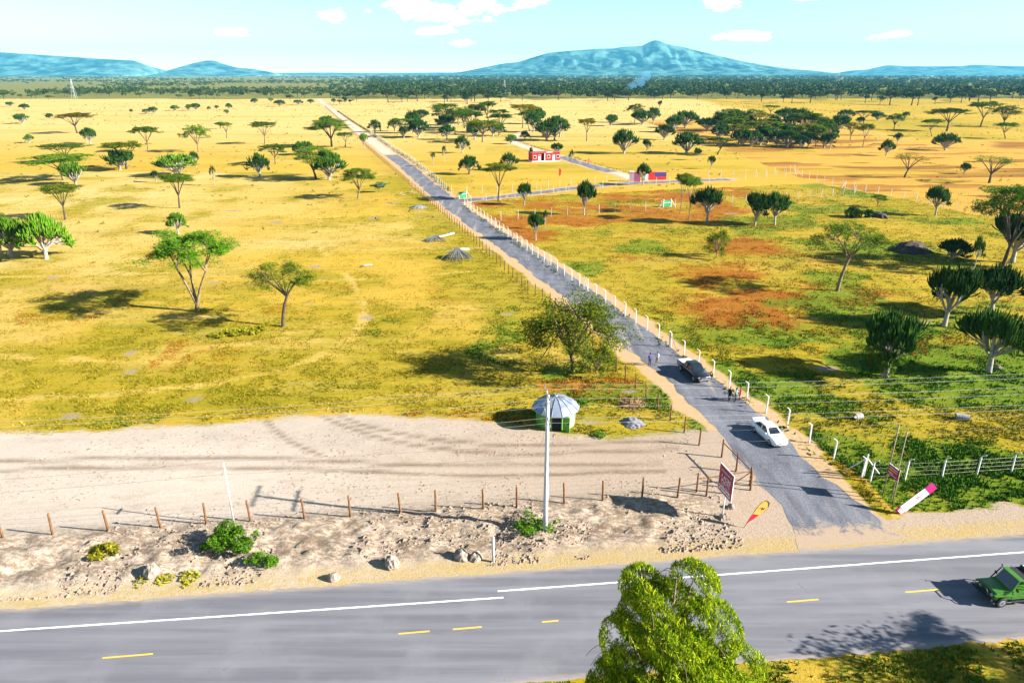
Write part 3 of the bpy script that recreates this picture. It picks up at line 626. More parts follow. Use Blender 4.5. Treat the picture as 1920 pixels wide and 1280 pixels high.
strip2('house_track', dg[:k2+1], np.full(k2+1, 2.4), .010, dirt, 8); strip2('house_track', dg[k2:k_+1], np.full(k_+1-k2, 2.5), .014, grav, 9); strip2('house_track', dg[k_:], np.full(len(dg)-k_, 2.5), .009, dirt, 10)
# ---------------------------------------------------------------- distant land
def hill(name, pts, dist, depth, gully, seed, m, base=0):
    """pts: (angle-tangent x/y, height m) skyline of the relief, built as a solid heightfield with gullies"""
    xs_ = np.linspace(pts[0][0]*dist, pts[-1][0]*dist, 260); ys_ = np.linspace(-depth, depth, 90)
    sk = np.interp(xs_, [p[0]*dist for p in pts], [p[1] for p in pts]); sk = np.convolve(np.pad(sk, 3, 'edge'), [.05, .1, .2, .3, .2, .1, .05], 'valid')
    Xg, Yg = np.meshgrid(xs_, ys_); S = np.broadcast_to(sk, Xg.shape)
    t = np.abs(Yg)/depth; fall = (1-t)**1.35
    wob = fbm(Xg, Yg, 900, seed, 3)-.5
    rid = np.clip(np.abs(fbm(Xg+wob*500, Yg*.28, 520, seed+5, 4)-.5)*5, 0, 1); rid2 = np.clip(np.abs(fbm(Xg+wob*250, Yg*.4, 210, seed+9, 3)-.5)*4, 0, 1)
    Z = S*fall*(1-gully*.5*(1-rid)*np.clip(t*4, 0, 1)*(1-t)-gully*.35*(1-rid2)*np.clip(t*3, 0, 1)) + (fbm(Xg, Yg, 180, seed+2)-.5)*S*.06*np.clip(t*4, .15, 1)
    Z = np.where(t > .985, -5, Z); Z[:, 0] = -5; Z[:, -1] = -5
    ii = np.arange(Xg.size).reshape(Xg.shape); F = np.stack([ii[:-1, :-1], ii[:-1, 1:], ii[1:, 1:], ii[1:, :-1]], -1).reshape(-1, 4)
    return tag(obj(name, mesh_np(name, np.stack([Xg.ravel(), (Yg+dist).ravel(), Z.ravel()+base], -1), F, m, True)), kind='structure')
def hill_mat():
    m, g, b = newmat('hazed_hill_scrub'); P = g.n('ShaderNodeNewGeometry').outputs['Position']
    n = g.noise(P, .004, 6, .65); n2 = g.noise(P, .02, 5, .7)
    c = g.mix(g.ramp(n, .38, .62), (.004, .024, .024), (.10, .19, .15)); c = g.mix(g.math('MULTIPLY', g.ramp(n2, .5, .7), .6), c, (.004, .02, .02))  # scrub with the haze's blue-green painted in; paler patches imitate lit ridges
    g.set(b.inputs['Base Color'], c); b.inputs['Roughness'].default_value = 1; b.inputs['Specular IOR Level'].default_value = 0; return m
hm = hill_mat()
hill('mountain', MOUNTAIN, 11000, 2600, .85, 11, hm)
hill('hill', HILL_A, 10500, 1500, .4, 21, hm); hill('hill', HILL_B, 11500, 1600, .4, 22, hm); hill('hill', HILL_C, 12500, 1800, .4, 23, hm); hill('hill', HILL_D, 14500, 1500, .3, 24, hm)
# ---------------------------------------------------------------- vegetation
bark_grey = mat('pale_grey_bark', (.30, .27, .22), .9, .35, 2.5, .4); bark_brown = mat('acacia_bark', (.20, .145, .075), .9, .4, 3, .5); bark_dark = mat('dark_bark', (.075, .055, .04), .95, .4, 3, .5)
L_EU = leafmat('euphorbia_green', (.010, .036, .003), (.036, .09, .005), .0, .3); L_EUB = leafmat('euphorbia_bright', (.035, .10, .003), (.10, .19, .008), .0, .25)
L_AC = leafmat('acacia_green', (.035, .11, .003), (.14, .21, .005), .18, .35); L_ACY = leafmat('acacia_yellow', (.13, .13, .004), (.25, .20, .008), .18, .3); L_ACB = leafmat('acacia_bright', (.05, .16, .004), (.14, .28, .008), .18, .25)
L_ACO = leafmat('acacia_olive', (.045, .085, .003), (.17, .19, .006), .18, .2)
L_WIL = leafmat('willow_leaf', (.035, .15, .003), (.40, .44, .012), .3, .1); L_FOR = leafmat('forest_leaf', (.012, .03, .004), (.055, .085, .008), .1, .1); L_FORL = leafmat('pale_forest_leaf', (.03, .055, .012), (.085, .115, .02), .1, .1)
L_BUSH = leafmat('bush_leaf', (.03, .12, .004), (.14, .28, .008), .3, .2); L_YEL = leafmat('yellow_weed_leaf', (.2, .2, .006), (.34, .31, .02), .3, .2); L_GREY = leafmat('grey_shrub_leaf', (.09, .15, .06), (.17, .24, .12), .2, .2)
def euphorbia_meshes(seed, form, limbs, fing, sides):
    """unit tree 8 m tall, 6 m wide crown; returns (trunk mesh, crown mesh)"""
    r = np.random.default_rng(seed)
    tf, rw, dome = {'ball': (.24, 1.0, .38), 'vase': (.36, 1.0, .14), 'tuft': (.5, 1.0, .2), 'wide': (.15, 1.0, .33)}[form]
    h0 = 8*tf; N = limbs; k = 7
    th = r.uniform(0, 2*np.pi, N); rr = np.sqrt((np.arange(N)+r.uniform(.2, .9, N))/N)*2.75*rw; rr[rr < .3] = .3
    ga = r.uniform(0, 6.28); rr *= 1+.16*np.sin(th*2+ga)+.10*np.sin(th*3+ga*2); gap = r.uniform(0, 6.28)
    top = 7.5-8*dome*(rr/2.75)**2.2+r.normal(0, .32, N)+.45*np.sin(th+ga)*(rr/2.75)-np.where(np.cos(th-gap) > .82, r.uniform(.2, 1.4), 0)*(rr/2.75)
    st = h0*(.5+.75*r.uniform(0, 1, N)); lean = r.normal(0, .12, 2)
    p0 = np.stack([lean[0]*st/4, lean[1]*st/4, st], -1); p2 = np.stack([rr*np.cos(th), rr*np.sin(th), top-1.1], -1)
    out = .92 if form in ('ball', 'wide') else .70
    p1 = np.stack([rr*np.cos(th)*out, rr*np.sin(th)*out, st+(top-st)*(.22 if form != 'vase' else .3)], -1)
    M_ = 14 if limbs > 40 else 7; mi = np.arange(M_); mth = mi*2.39996+ga; mrr = np.sqrt((mi+.4)/M_)*1.9*rw; mst = h0*(.55+.6*r.uniform(0, 1, M_)); mz = 7.5-8*dome*(mrr/2.75)**2.2
    m0 = np.stack([lean[0]*mst/4, lean[1]*mst/4, mst], -1); m2 = np.stack([mrr*np.cos(mth), mrr*np.sin(mth), mst+(mz-mst)*.68], -1); m1 = np.stack([m2[:, 0]*.75, m2[:, 1]*.75, mst+(mz-mst)*.22], -1)
    near_ = np.argmin((p2[:, None, 0]*.72-m2[None, :, 0])**2+(p2[:, None, 1]*.72-m2[None, :, 1])**2, 1); tm = r.uniform(.3, .85, N)[:, None]
    p0 = (1-tm)**2*m0[near_]+2*tm*(1-tm)*m1[near_]+tm**2*m2[near_]; p1 = p0*.35+p2*.65; p1[:, 2] = p0[:, 2]+(p2[:, 2]-p0[:, 2])*.35
    Vm, Fm = tubes_np(bez(m0, m1, m2, k), np.broadcast_to(np.linspace(.15, .075, k)[None], (M_, k)), 6)
    P = bez(p0, p1, p2, k); rad = np.linspace(.07, .05, k)[None]*r.uniform(.8, 1.2, (N, 1))
    V, F = tubes_np(P, np.broadcast_to(rad, (N, k)), max(4, sides-1))
    tk = np.array([[[0, 0, -.25], [lean[0]*.2, lean[1]*.2, h0*.35], [lean[0]*.6, lean[1]*.6, h0*.75], [lean[0], lean[1], h0*1.25]]]); V2, F2 = tubes_np(tk, np.array([[.34, .25, .21, .13]]), 8)
    trunk = mesh_np('trunk', np.concatenate([V, V2, Vm]), np.concatenate([F, F2+len(V), Fm+len(V)+len(V2)]), bark_grey, True)
    # fingers
    M = N*fing; li = np.repeat(np.arange(N), fing); t0 = r.uniform(.45, 1.0, M)
    b0 = (1-t0[:, None])**2*p0[li]+2*(t0*(1-t0))[:, None]*p1[li]+(t0**2)[:, None]*p2[li]
    a = r.uniform(0, 2*np.pi, M); sp = r.uniform(.08, .62, M)
    q2 = p2[li]+np.stack([np.cos(a)*sp, np.sin(a)*sp, .55+r.normal(.35, .28, M)], -1)
    lowf = t0 < .75; q2[lowf, 2] -= r.uniform(.1, .9, lowf.sum())
    q1 = b0*.5+q2*.5; q1[:, :2] = b0[:, :2]*.12+q2[:, :2]*.88; q1[:, 2] = b0[:, 2]*.72+q2[:, 2]*.28
    kk = 5; Pf = bez(b0, q1, q2, kk); rf = np.array([.05, .065, .075, .07, .03])[None]*r.uniform(.8, 1.25, (M, 1))
    Vf, Ff = tubes_np(Pf, np.broadcast_to(rf, (M, kk)), sides)
    return trunk, (Vf, Ff)
EUPH = {}
for fm, sd in (('ball', 1), ('vase', 2), ('tuft', 3), ('wide', 4), ('ball', 5), ('vase', 6), ('ball', 7), ('vase', 8), ('tuft', 9), ('wide', 10), ('vase', 11), ('ball', 12)):
    for lod, (lb, fg, sd_) in {'hi': (78 if fm != 'tuft' else 30, 13, 5), 'lo': (56 if fm != 'tuft' else 20, 11, 4)}.items():
        t, (Vf, Ff) = euphorbia_meshes(sd*10, fm, lb, fg, sd_)
        EUPH.setdefault((fm, lod), []).append((t, {c: mesh_np('crown', Vf, Ff, m_, True) for c, m_ in (('d', L_EU), ('b', L_EUB))}))
def acacia_meshes(seed, form, dens, leaf):
    """unit tree 10 m tall, 9 m wide; returns trunk mesh, crown verts"""
    r = np.random.default_rng(seed)
    fork, R_, ztop, drop, thick, nl, ns = {'flat': (3.6, 4.3, 9.7, 1.6, .30, 7, 4), 'layer': (2.6, 4.3, 9.6, 3.4, .42, 9, 4), 'V': (3.0, 4.2, 9.6, 2.2, .42, 7, 5), 'single': (4.6, 4.3, 9.4, 3.0, .36, 8, 4),
        'droop': (2.2, 4.5, 9.4, 4.8, .55, 12, 6), 'sap': (1.2, 4.2, 9.3, 5.5, .9, 8, 4), 'bare': (3.0, 4.4, 9.5, 2.6, .22, 8, 4)}[form]
    lean = r.normal(0, .35, 2) if form != 'single' else np.array([.9, .15])
    base = np.array([0, 0, -.2]); fk = np.array([lean[0], lean[1], fork])
    paths = []; rads = []
    def add(p0, p1, p2, r0, r1): paths.append(bez(np.array([p0]), np.array([p1]), np.array([p2]), 6)[0]); rads.append(np.linspace(r0, r1, 6))
    if form == 'V':
        fk = np.array([.1, 0, .9]); add(base, (0, 0, .4), fk, .30, .25)
        stems = [np.array([-1.6, .2, 5.6]), np.array([1.9, -.1, 5.4]), np.array([-.3, .5, 4.6])]
        for s in stems: add(fk, (s*np.array([.35, .5, .55])), s, .2, .12)
    else:
        add(base, (lean[0]*.1, lean[1]*.3, fork*.5), fk, .27, .17); stems = [fk]
    cl = []
    for i in range(nl):
        a = 2*np.pi*(i+r.uniform(-.25, .25))/nl; rad = R_*r.uniform(.5, .72); e = np.array([rad*np.cos(a)+lean[0]*.5, rad*np.sin(a)+lean[1]*.5, ztop-drop*(rad/R_)**2-r.uniform(.2, .9)])
        st = min(stems, key=lambda s: np.hypot(*(s[:2]-e[:2]))); 
        mid = np.array([(st[0]+e[0])/2*.85, (st[1]+e[1])/2*.85, st[2]+(e[2]-st[2])*.55]); add(st, mid, e, .12, .05)
        if form in ('layer', 'droop', 'sap'): e[2] -= r.uniform(0, .3)*drop
        cl.append(e)
        for j in range(ns):
            b = a+r.uniform(-.6, .6); r2 = R_*r.uniform(.35, 1.0); z = ztop-drop*(r2/R_)**2+r.normal(0, .22+.04*drop)
            if form in ('droop', 'sap'): z -= r.uniform(0, .5)*drop
            e2 = np.array([r2*np.cos(b)+lean[0]*.5, r2*np.sin(b)+lean[1]*.5, max(z, 1.2)]); p = mid*.4+e*.6; add(p, (p+e2)/2+np.array([0, 0, .25]), e2, .05, .022); cl.append(e2)
            for q in range(2):
                e3 = e2+r.normal(0, 1, 3)*np.array([.8, .8, .2]); add((p+e2)/2, (p+e2)/2*.3+e3*.7, e3, .025, .012); cl.append(e3)
    for i in range(nl//2):                   # fill of the centre
        b = r.uniform(0, 6.28); r2 = R_*r.uniform(0, .4); cl.append(np.array([r2*np.cos(b), r2*np.sin(b), ztop-r.uniform(0, .5)]))
    V, F = tubes_np(np.array(paths), np.array(rads), 6)
    cl = np.array(cl); n = int(dens); ci = r.integers(0, len(cl), n); C = cl[ci]+ell(n, r)*np.array([1.0, 1.0, thick])+np.stack([np.zeros(n), np.zeros(n), r.normal(0, .06, n)], -1)
    keep = fbm(C[:, 0]*1.6+C[:, 2], C[:, 1]*1.6, 1.0, seed, 3) > {'single': .52, 'droop': .46, 'bare': .3}.get(form, .45); C = C[keep]
    Vl, Fl = leaves_np(C, leaf, .42, .9 if form not in ('droop', 'sap') else .3, r, hang=0 if form not in ('droop', 'sap') else .5)
    return (V, F), (Vl, Fl)
ACA = {}
for fm, lod, dens, leaf, seeds in (('flat', 'lo', 7500, .5, (1, 2, 3, 31)), ('layer', 'lo', 9000, .5, (4, 5, 51, 52)), ('V', 'hi', 30000, .26, (6,)), ('single', 'hi', 22000, .24, (7, 71)), ('droop', 'hi', 27000, .25, (8,)), ('sap', 'hi', 6500, .5, (9,)), ('bare', 'lo', 1100, .42, (10,)), ('layer', 'hi', 30000, .27, (11,)), ('flat', 'hi', 20000, .28, (12,))):
    for sd in seeds:
        (V, F), (Vl, Fl) = acacia_meshes(sd, fm, dens, leaf)
        ACA.setdefault((fm, lod), []).append({'b': mesh_np('trunk', V, F, bark_brown, True), 'k': mesh_np('trunk', V, F, bark_dark, True), **{c: mesh_np('crown', Vl, Fl, m_) for c, m_ in (('g', L_AC), ('y', L_ACY), ('B', L_ACB), ('o', L_ACO))}})
AREA_E = {'FL': ('small candelabra euphorbia on the distant pale plain', 'euphorbias on the distant plain'), 'L': ('pale stemmed candelabra euphorbia in the dry yellow pasture', 'euphorbias of the dry pasture'), 'LR': ('rounded euphorbia in the acacia thicket beside the dirt road', 'euphorbias beside the dirt road'),
  'C': ('green candelabra euphorbia in the loose grove around the red house', 'euphorbias around the red house'), 'R': ('dark candelabra euphorbia in the wide grove beyond the fenced plots', 'euphorbias beyond the fenced plots'), 'N': ('candelabra euphorbia inside the fenced enclosure', 'euphorbias of the enclosure'), 'RF': ('dark euphorbia on the orange plain', 'euphorbias of the orange plain')}
AREA_A = {'FL': ('acacia on the distant pale plain', 'acacias on the distant plain'), 'L': ('flat topped umbrella acacia in the dry yellow pasture', 'acacias of the dry pasture'), 'LR': ('acacia in the thicket beside the dirt road', 'acacias beside the dirt road'),
  'C': ('umbrella acacia in the loose grove around the red house', 'acacias around the red house'), 'R': ('umbrella acacia in the wide grove beyond the fenced plots', 'acacias beyond the fenced plots'), 'N': ('acacia inside the fenced enclosure', 'acacias of the enclosure'), 'RF': ('acacia on the orange plain', 'acacias of the orange plain')}
tr = random.Random(3)
def tree(name, parts, x, y, sxy, sz, label, cat, group, rz=None):
    root = empty(name, (x, y, zat(x, y)-.03), tr.uniform(0, 6.28) if rz is None else rz); root.scale = (sxy*tr.uniform(.9, 1.1), sxy*tr.uniform(.9, 1.1), sz); root.rotation_euler[0] = tr.gauss(0, .025); root.rotation_euler[1] = tr.gauss(0, .025)
    for n, me in parts: obj(n, me, root)
    return tag(root, label, cat, group)
for kind, x, y, h, wd, area, lab in TREES:
    near = y < 215; far_sc = 1.0
    if kind == 'E':
        ar = wd/max(h, .1); form = 'tuft' if ar < .42 else ('vase' if ar < .72 else ('wide' if ar > 1.05 else 'ball'))
        if ar < 1.05 and ar > .85 and tr.random() < .3: form = 'ball'
        if area == 'N' and form in ('ball', 'wide') and not (lab and 'low spreading' in lab): form = 'vase'
        v = tr.choice(EUPH[(form, 'hi' if near else 'lo')]); c = 'b' if (x < -20 and y < 230 and tr.random() < .6) else ('b' if tr.random() < .15 else 'd')
        if area in ('N', 'R'): c = 'd'
        if lab and ('pale stemmed candelabra' in lab or 'goblet shaped' in lab or 'half hidden' in lab or 'like a green' in lab): c = 'b'
        sw = wd/(5.5 if not near else 6.1)
        fw = {'ball': 'ball headed', 'vase': 'goblet shaped', 'tuft': 'thin stemmed tufted', 'wide': 'wide spreading'}[form]; lb = ('short' if h < 6 else 'mid sized' if h < 9 else 'tall')+(' bright green ' if c == 'b' else ' dark green ')+fw+' euphorbia '+AREA_E[area][0].split('euphorbia ', 1)[1]
        tree('euphorbia_tree', [('trunk', v[0]), ('crown', v[1][c])], x, y, sw, h/8.1, lab or lb, 'tree', AREA_E[area][1] if not lab else None)
    else:
        if kind == 'V': key, c, bk, rz = ('V', 'hi'), 'B', 'b', .0
        elif kind == 'S': key, c, bk, rz = ('single', 'hi'), ('o' if x < 0 else 'g'), ('k' if x < 0 else 'b'), .1
        elif kind == 'D': key, c, bk, rz = ('droop', 'hi'), 'o', 'k', .6
        elif kind == 'U': key, c, bk, rz = ('sap', 'hi'), 'o', 'b', 1.2
        else:
            key = tr.choice([('flat', 'lo'), ('flat', 'lo'), ('layer', 'lo')]); c = tr.choice('gggoy' if area != 'L' else 'gggo'); bk = tr.choice('bk'); rz = None
            if near: key = tr.choice([('flat', 'hi'), ('layer', 'hi')])
            if lab:
                if 'nearly bare' in lab: key, c = ('bare', 'lo'), 'y'
                if 'yellowing' in lab: key, c = ('flat', 'lo'), 'y'
                if 'dense spreading' in lab or 'merging' in lab or 'thicket' in lab: key, c = ('layer', 'hi'), 'g'
                if 'towering' in lab: key, c = ('layer', 'hi'), 'B'
                if 'low open' in lab: key, c = ('bare', 'lo'), 'g'
        v = tr.choice(ACA[key])
        lb = ('short' if h < 8 else 'mid sized' if h < 11 else 'tall')+{'g': ' green ', 'o': ' olive ', 'y': ' yellowish ', 'B': ' bright green '}[c]+{'flat': 'flat topped', 'layer': 'layered'}.get(key[0], 'sparse')+' acacia '+AREA_A[area][0].split('acacia ', 1)[1]
        tree('acacia_tree', [('trunk', v[bk]), ('crown', v[c])], x, y, wd/9.6, h/10.0, lab or lb, 'tree', AREA_A[area][1] if not lab else None, rz)
# tree right of the frame whose branch shadows cross the tarmac
for x, y, h, wd, key, lb in ((37.5, 28.6, 9.0, 9, ('bare', 'lo'), 'sparse roadside acacia casting branch shadows on the tarmac'), (47, 27.6, 10.5, 9, ('flat', 'hi'), 'leafy roadside acacia standing on the near verge of the tarmac')):
    v = ACA[key][0]; tree('acacia_tree', [('trunk', v['k']), ('crown', v['g'])], x, y, wd/9.6, h/10, lb, 'tree', None)
# ---- foreground tree with drooping narrow leaves
def willow():
    r = np.random.default_rng(12); root = empty('drooping_tree', (6.4, 21.2, zat(6.4, 21.2)-.05))
    lobes = [(-1.35, .9, 13.0, 1.25, 1.15), (1.0, 1.0, 13.1, 1.35, 1.2), (-.2, .6, 11.3, 2.5, 1.7), (1.9, .5, 10.9, 1.7, 1.5), (3.2, -.3, 9.0, 1.7, 1.5), (-1.9, .2, 10.6, 1.5, 1.7), (0, -.4, 9.0, 3.2, 1.9), (-1.9, -.6, 8.2, 2.2, 1.8), (2.4, -.8, 7.2, 2.8, 2.0), (-.4, -1.2, 6.2, 3.2, 2.0), (-3.0, -.5, 7.8, 1.1, 1.1)]
    lobes = [(a*.86, b*.8, 14.7+(c-13.0)*.9, rr*.82, rz*.88) for a, b, c, rr, rz in lobes]
    C = []
    for a, b, c, rr, rz in lobes:
        n = int(5200*rr*rr); d = ell(n, r, .7)*np.array([rr, rr, rz])+np.array([a, b, c]); keep = fbm(d[:, 0]*2+d[:, 2]*2.2, d[:, 1]*2-d[:, 2], 1.0, 5) > .485; C.append(d[keep])
    C = np.concatenate(C); Vl, Fl = leaves_np(C, .27, .16, .35, r, hang=1.5)
    mb = MB(); mb.tube([(0, 0, -.2), (.1, 0, 3), (-.1, .2, 7.5), (0, .3, 12), (.1, .5, 15.4)], [.34, .27, .2, .12, .03], 8)
    for a, b, c, rr, rz in lobes: mb.tube([(0, .1, max(2, c-4.5)), (a*.45, b*.5, c-2), (a, b, c+.3)], [.12, .07, .02], 5)
    mb.build('trunk', bark_brown, root, True); obj('crown', mesh_np('crown', Vl, Fl, L_WIL), root)
    # trailing twigs
    P = []; 
    for i in range(46):
        a, b, c, rr, rz = lobes[r.integers(0, len(lobes))]; q = r.uniform(0, 6.28); s = np.array([a+math.cos(q)*rr*.9, b+math.sin(q)*rr*.9, c]); e = s+np.array([math.cos(q)*.7, math.sin(q)*.7, -.5]); P.append(bez(s[None], ((s+e)/2+np.array([0, 0, .35]))[None], e[None], 6)[0])
    P = np.array(P); V, F = tubes_np(P, np.full(P.shape[:2], .012), 4); tag(obj('twigs', mesh_np('twigs', V, F, bark_brown), root), kind='stuff')
    tag(root, 'leafy tree with drooping narrow bright green leaves beside the tarmac road', 'tree')
willow()
def bush(name, x, y, lobes, n, m, leaf, label, cat='bush', group=None, asp=.45, hang=0):
    r = np.random.default_rng(int(abs(x*31+y*7))); root = empty(name, (x, y, zat(x, y)-.03)); C = []
    for a, b, c, rr, rz in lobes: C.append(ell(int(n*rr*rr), r, .3)*np.array([rr, rr, rz])+np.array([a, b, c]))
    for a, b, c, rr, rz in list(lobes):
        for q in range(3): d = r.normal(size=3)*np.array([rr, rr, rz])*.7; C.append(ell(int(n*rr*rr*.18), r, .2)*np.array([rr, rr, rz])*.42+np.array([a, b, c])+d)
    C = np.concatenate(C); C = C[fbm(C[:, 0]*1.7+C[:, 2]*2, C[:, 1]*1.7-C[:, 2], .6, int(abs(x*3)), 3) > .43]; C[:, 2] = np.abs(C[:, 2])+.02; V, F = leaves_np(C, leaf, asp, .5, r, hang); obj('foliage', mesh_np('foliage', V, F, m), root)
    mb = MB()
    for a, b, c, rr, rz in lobes: mb.tube([(a*.3, b*.3, -.1), (a*.8, b*.8, c*.6), (a, b, c+rz*.4)], [.05, .035, .012], 5)
    mb.build('stems', bark_brown, root); return tag(root, label, cat, group)
bush('roadside_bush', -21.5, 42.6, [(-.2, .6, 1.3, .85, .8), (.5, .3, .9, .8, .7), (-.5, 0, .7, .95, .7), (1.2, -.3, .6, .8, .55), (-.8, .8, .8, .6, .6)], 1500, L_BUSH, .2, 'large bright green bush on the sandy bank by the thin white pole')
bush('roadside_bush', -18.7, 41.3, [(0, 0, .4, .75, .45), (.9, -.3, .3, .6, .35)], 1100, L_BUSH, .2, 'low green bush trailing off beside the large bright green bush')
bush('roadside_bush', 1.5, 45.0, [(0, 0, .7, 1.0, .7), (-.6, .3, .5, .7, .5), (.9, .1, .5, .8, .5)], 900, L_BUSH, .2, 'ragged green bush around the foot of the concrete utility pole')
bush('weed_clump', -30.6, 42.2, [(0, 0, .3, .9, .35), (-.9, .2, .2, .7, .25)], 500, L_YEL, .3, 'yellow green weed clump on the spoil heap', 'weed')
bush('weed_clump', -42.6, 41.2, [(0, 0, .3, .8, .35)], 500, L_BUSH, .25, 'dark green weed clump at the end of the spoil heap', 'weed')
bush('weed_clump', -25.0, 39.6, [(0, 0, .12, .7, .15), (-1.6, -.1, .1, .6, .12), (1.7, .2, .1, .7, .12)], 500, L_YEL, .2, 'low straggling weeds on the tarmac edge beside the bank', 'weed')
bush('round_bush', 86.6, 173, [(0, 0, 1.1, 2.2, 1.4), (.8, .2, .9, 1.5, 1.1)], 260, L_EU, .5, 'dark round bush beside the tiny umbrella acacia', 'bush', None, .5)
bush('grey_shrub', -40.5, 212, [(0, 0, 2.6, 1.5, .6), (-.9, .2, 2.0, 1.0, .5), (.9, 0, 2.3, 1.0, .5), (0, 0, 1.4, .4, .6)], 260, L_GREY, .5, 'grey green shrub beside the small flat acacia', 'shrub', None, .5)
bush('weed_clump', 8.9, 60.6, [(0, 0, .2, .6, .25)], 700, L_BUSH, .2, 'small green weed beside the round green kiosk', 'weed')
bush('weed_clump', -38.5, 89.8, [(0, 0, .3, 1.6, .4), (2, .6, .25, 1.5, .35), (-2.3, -.8, .2, 1.4, .3)], 260, L_YEL, .35, 'yellow green leafy weeds at the foot of the thin leafed acacia', 'weed')
bush('trunk_shrub', 44.9, 74.6, [(-.6, .2, 2.3, 1.2, .8), (.7, 0, 2.7, 1.3, .8), (-1.4, .3, 3.2, 1.0, .7), (.1, -.2, 1.4, .6, .9)], 700, L_AC, .3, 'leafy shrub growing round the trunk of the round topped euphorbia', 'shrub')
# ---- grass tussocks (ground cover)
def tussocks():
    r = np.random.default_rng(5); N = 520000
    y = 46+ (r.uniform(0, 1, N)**1.7)*175; x = r.uniform(-1, 1, N)*(y*.82+12)
    mk = masks(x, y); veg = np.clip(mk[2]*.9+mk[3]*.9+mk[4]*.5+.12, 0, 1.2)*(mk[0] < .35)*(mk[1] < .3)*(mk[8] < .4)*(pdist(x, y, near_rc[::6]) > 3.6)
    veg *= .15+1.5*sstep(.42, .62, fbm(x, y, 1.8, 90, 3)); ok = r.uniform(0, 1, N) < veg*.62; x, y = x[ok], y[ok]; g, s, o = mk[2][ok], mk[3][ok], mk[4][ok]; n = len(x)
    x2 = r.uniform(-40, 50, 30000); y2 = 24+r.uniform(0, 1, 30000)*6.3+SLOPE*x2; kk = r.uniform(0, 1, 30000) < .75*sstep(.35, .6, fbm(x2, y2, 2, 91)); x = np.concatenate([x, x2[kk]]); y = np.concatenate([y, y2[kk]]); m2 = kk.sum(); g = np.concatenate([g, np.full(m2, .6)]); s = np.concatenate([s, np.full(m2, .5)]); o = np.concatenate([o, np.zeros(m2)]); n = len(x)
    z = hz(x, y); B = 3; a = r.uniform(0, 6.28, (n, B)); hgt = r.uniform(.06, .22, (n, 1))*(1+.5*s[:, None])*r.uniform(.6, 1.2, (n, B)); ln = r.uniform(.06, .26, (n, B)); wd = r.uniform(.025, .065, (n, B))*(1+.3*s[:, None])
    c0 = np.stack([x, y, z], -1)[:, None]; d = np.stack([np.cos(a), np.sin(a), 0*a], -1); pz = np.stack([-np.sin(a), np.cos(a), 0*a], -1)
    p0 = c0+d*.03-pz*wd[..., None]; p1 = c0+d*.03+pz*wd[..., None]; p2 = c0+d*ln[..., None]+np.stack([0*a, 0*a, hgt], -1)
    V = np.stack([p0, p1, p2], 2).reshape(-1, 3); F = np.arange(len(V)).reshape(-1, 3)
    cd = np.array([C_DRY])*.95; t = r.uniform(0, 1, (n, 1)); cg = np.clip(g[:, None]*1.1+r.normal(0, .25, (n, 1)), 0, 1); cs = (np.clip(s[:, None], 0, 1)*1.0 > t); cO = (np.clip(o[:, None], 0, 1)*.75 > r.uniform(0, 1, (n, 1)))
    col = cd*(1-cg)+np.array([C_OLIVE])*cg; col = np.where(cs, np.array([C_GREEN]), col); col = np.where(cO, np.array([C_ORANGE]), col); col = col*r.uniform(.6, 1.25, (n, 1))
    me = mesh_np('grass_tussocks', V, F); at = me.attributes.new('tint', 'FLOAT_COLOR', 'FACE'); cc = np.repeat(col, B, 0); at.data.foreach_set('color', np.concatenate([cc, np.ones((len(cc), 1))], 1).astype(np.float32).ravel())
    m, gg, b = newmat('tussock_grass'); A = gg.n('ShaderNodeAttribute', attribute_name='tint'); gg.set(b.inputs['Base Color'], A.outputs['Color']); b.inputs['Roughness'].default_value = .8; b.inputs['Specular IOR Level'].default_value = .1; me.materials.append(m)
    tag(obj('grass_tussocks', me), 'short dry and green grass tussocks over the fields', 'grass', None, 'stuff')
tussocks()
# ---- low scrub dotted over the plain
def scrub():
    r = np.random.default_rng(41); N = 5200; y = 120+r.uniform(0, 1, N)**.8*830; x = r.uniform(-.8, .8, N)*y
    ok = (fbm(x, y, 60, 55, 3) > .47) & (pdist(x, y, RC) > 6) & (pdist(x, y, BRANCH) > 5) & (pdist(x, y, DIAG) > 5) & ((y > 190) | (r.uniform(0, 1, N) < .35)); x, y = x[ok], y[ok]; n = len(x); q = 9; sz = r.uniform(.25, .75, n)*(1+.5*sstep(300, 800, y))
    C = np.repeat(np.stack([x, y, sz*.4], -1), q, 0)+ell(n*q, r, .3)*np.repeat(np.stack([sz, sz, sz*.45], -1), q, 0); C[:, 2] = np.abs(C[:, 2]); V, F = leaves_np(C, np.repeat(sz*.8, q), .6, .5, r)
    tag(obj('low_scrub', mesh_np('low_scrub', V, F, leafmat('scrub_leaf', (.06, .075, .006), (.22, .19, .02), .1, .1))), 'low olive scrub dotted over the dry plain', 'scrub', None, 'stuff')
scrub()
# ---- far woodland
FT = {c: [] for c in 'dl'}
for i in range(5):
    r = np.random.default_rng(300+i); cs = np.array([[r.normal(0, 2.6), r.normal(0, 2.6), 7.2+r.uniform(-1.4, 1.3)] for _ in range(9)])
    n = 420; C = cs[r.integers(0, 9, n)]+ell(n, r, .4)*np.array([2.2, 2.2, 1.25]); V, F = leaves_np(C, 1.15, .7, .5, r)
    FT['d'].append(mesh_np('crown', V, F, L_FOR)); FT['l'].append(mesh_np('crown', V, F, L_FORL))
mb = MB(); mb.tube([(0, 0, -.3), (.2, 0, 3), (.1, .2, 7)], [.35, .25, .15], 6)
for q in range(4): mb.tube([(.1, 0, 3.2+.4*q), (1.1*math.cos(q*1.6), 1.1*math.sin(q*1.6), 5), (2.2*math.cos(q*1.6), 2.2*math.sin(q*1.6), 7)], [.16, .12, .06], 5)
ft_trunk = mb.mesh('trunk', bark_dark, True)
r = np.random.default_rng(77); cnt = 0
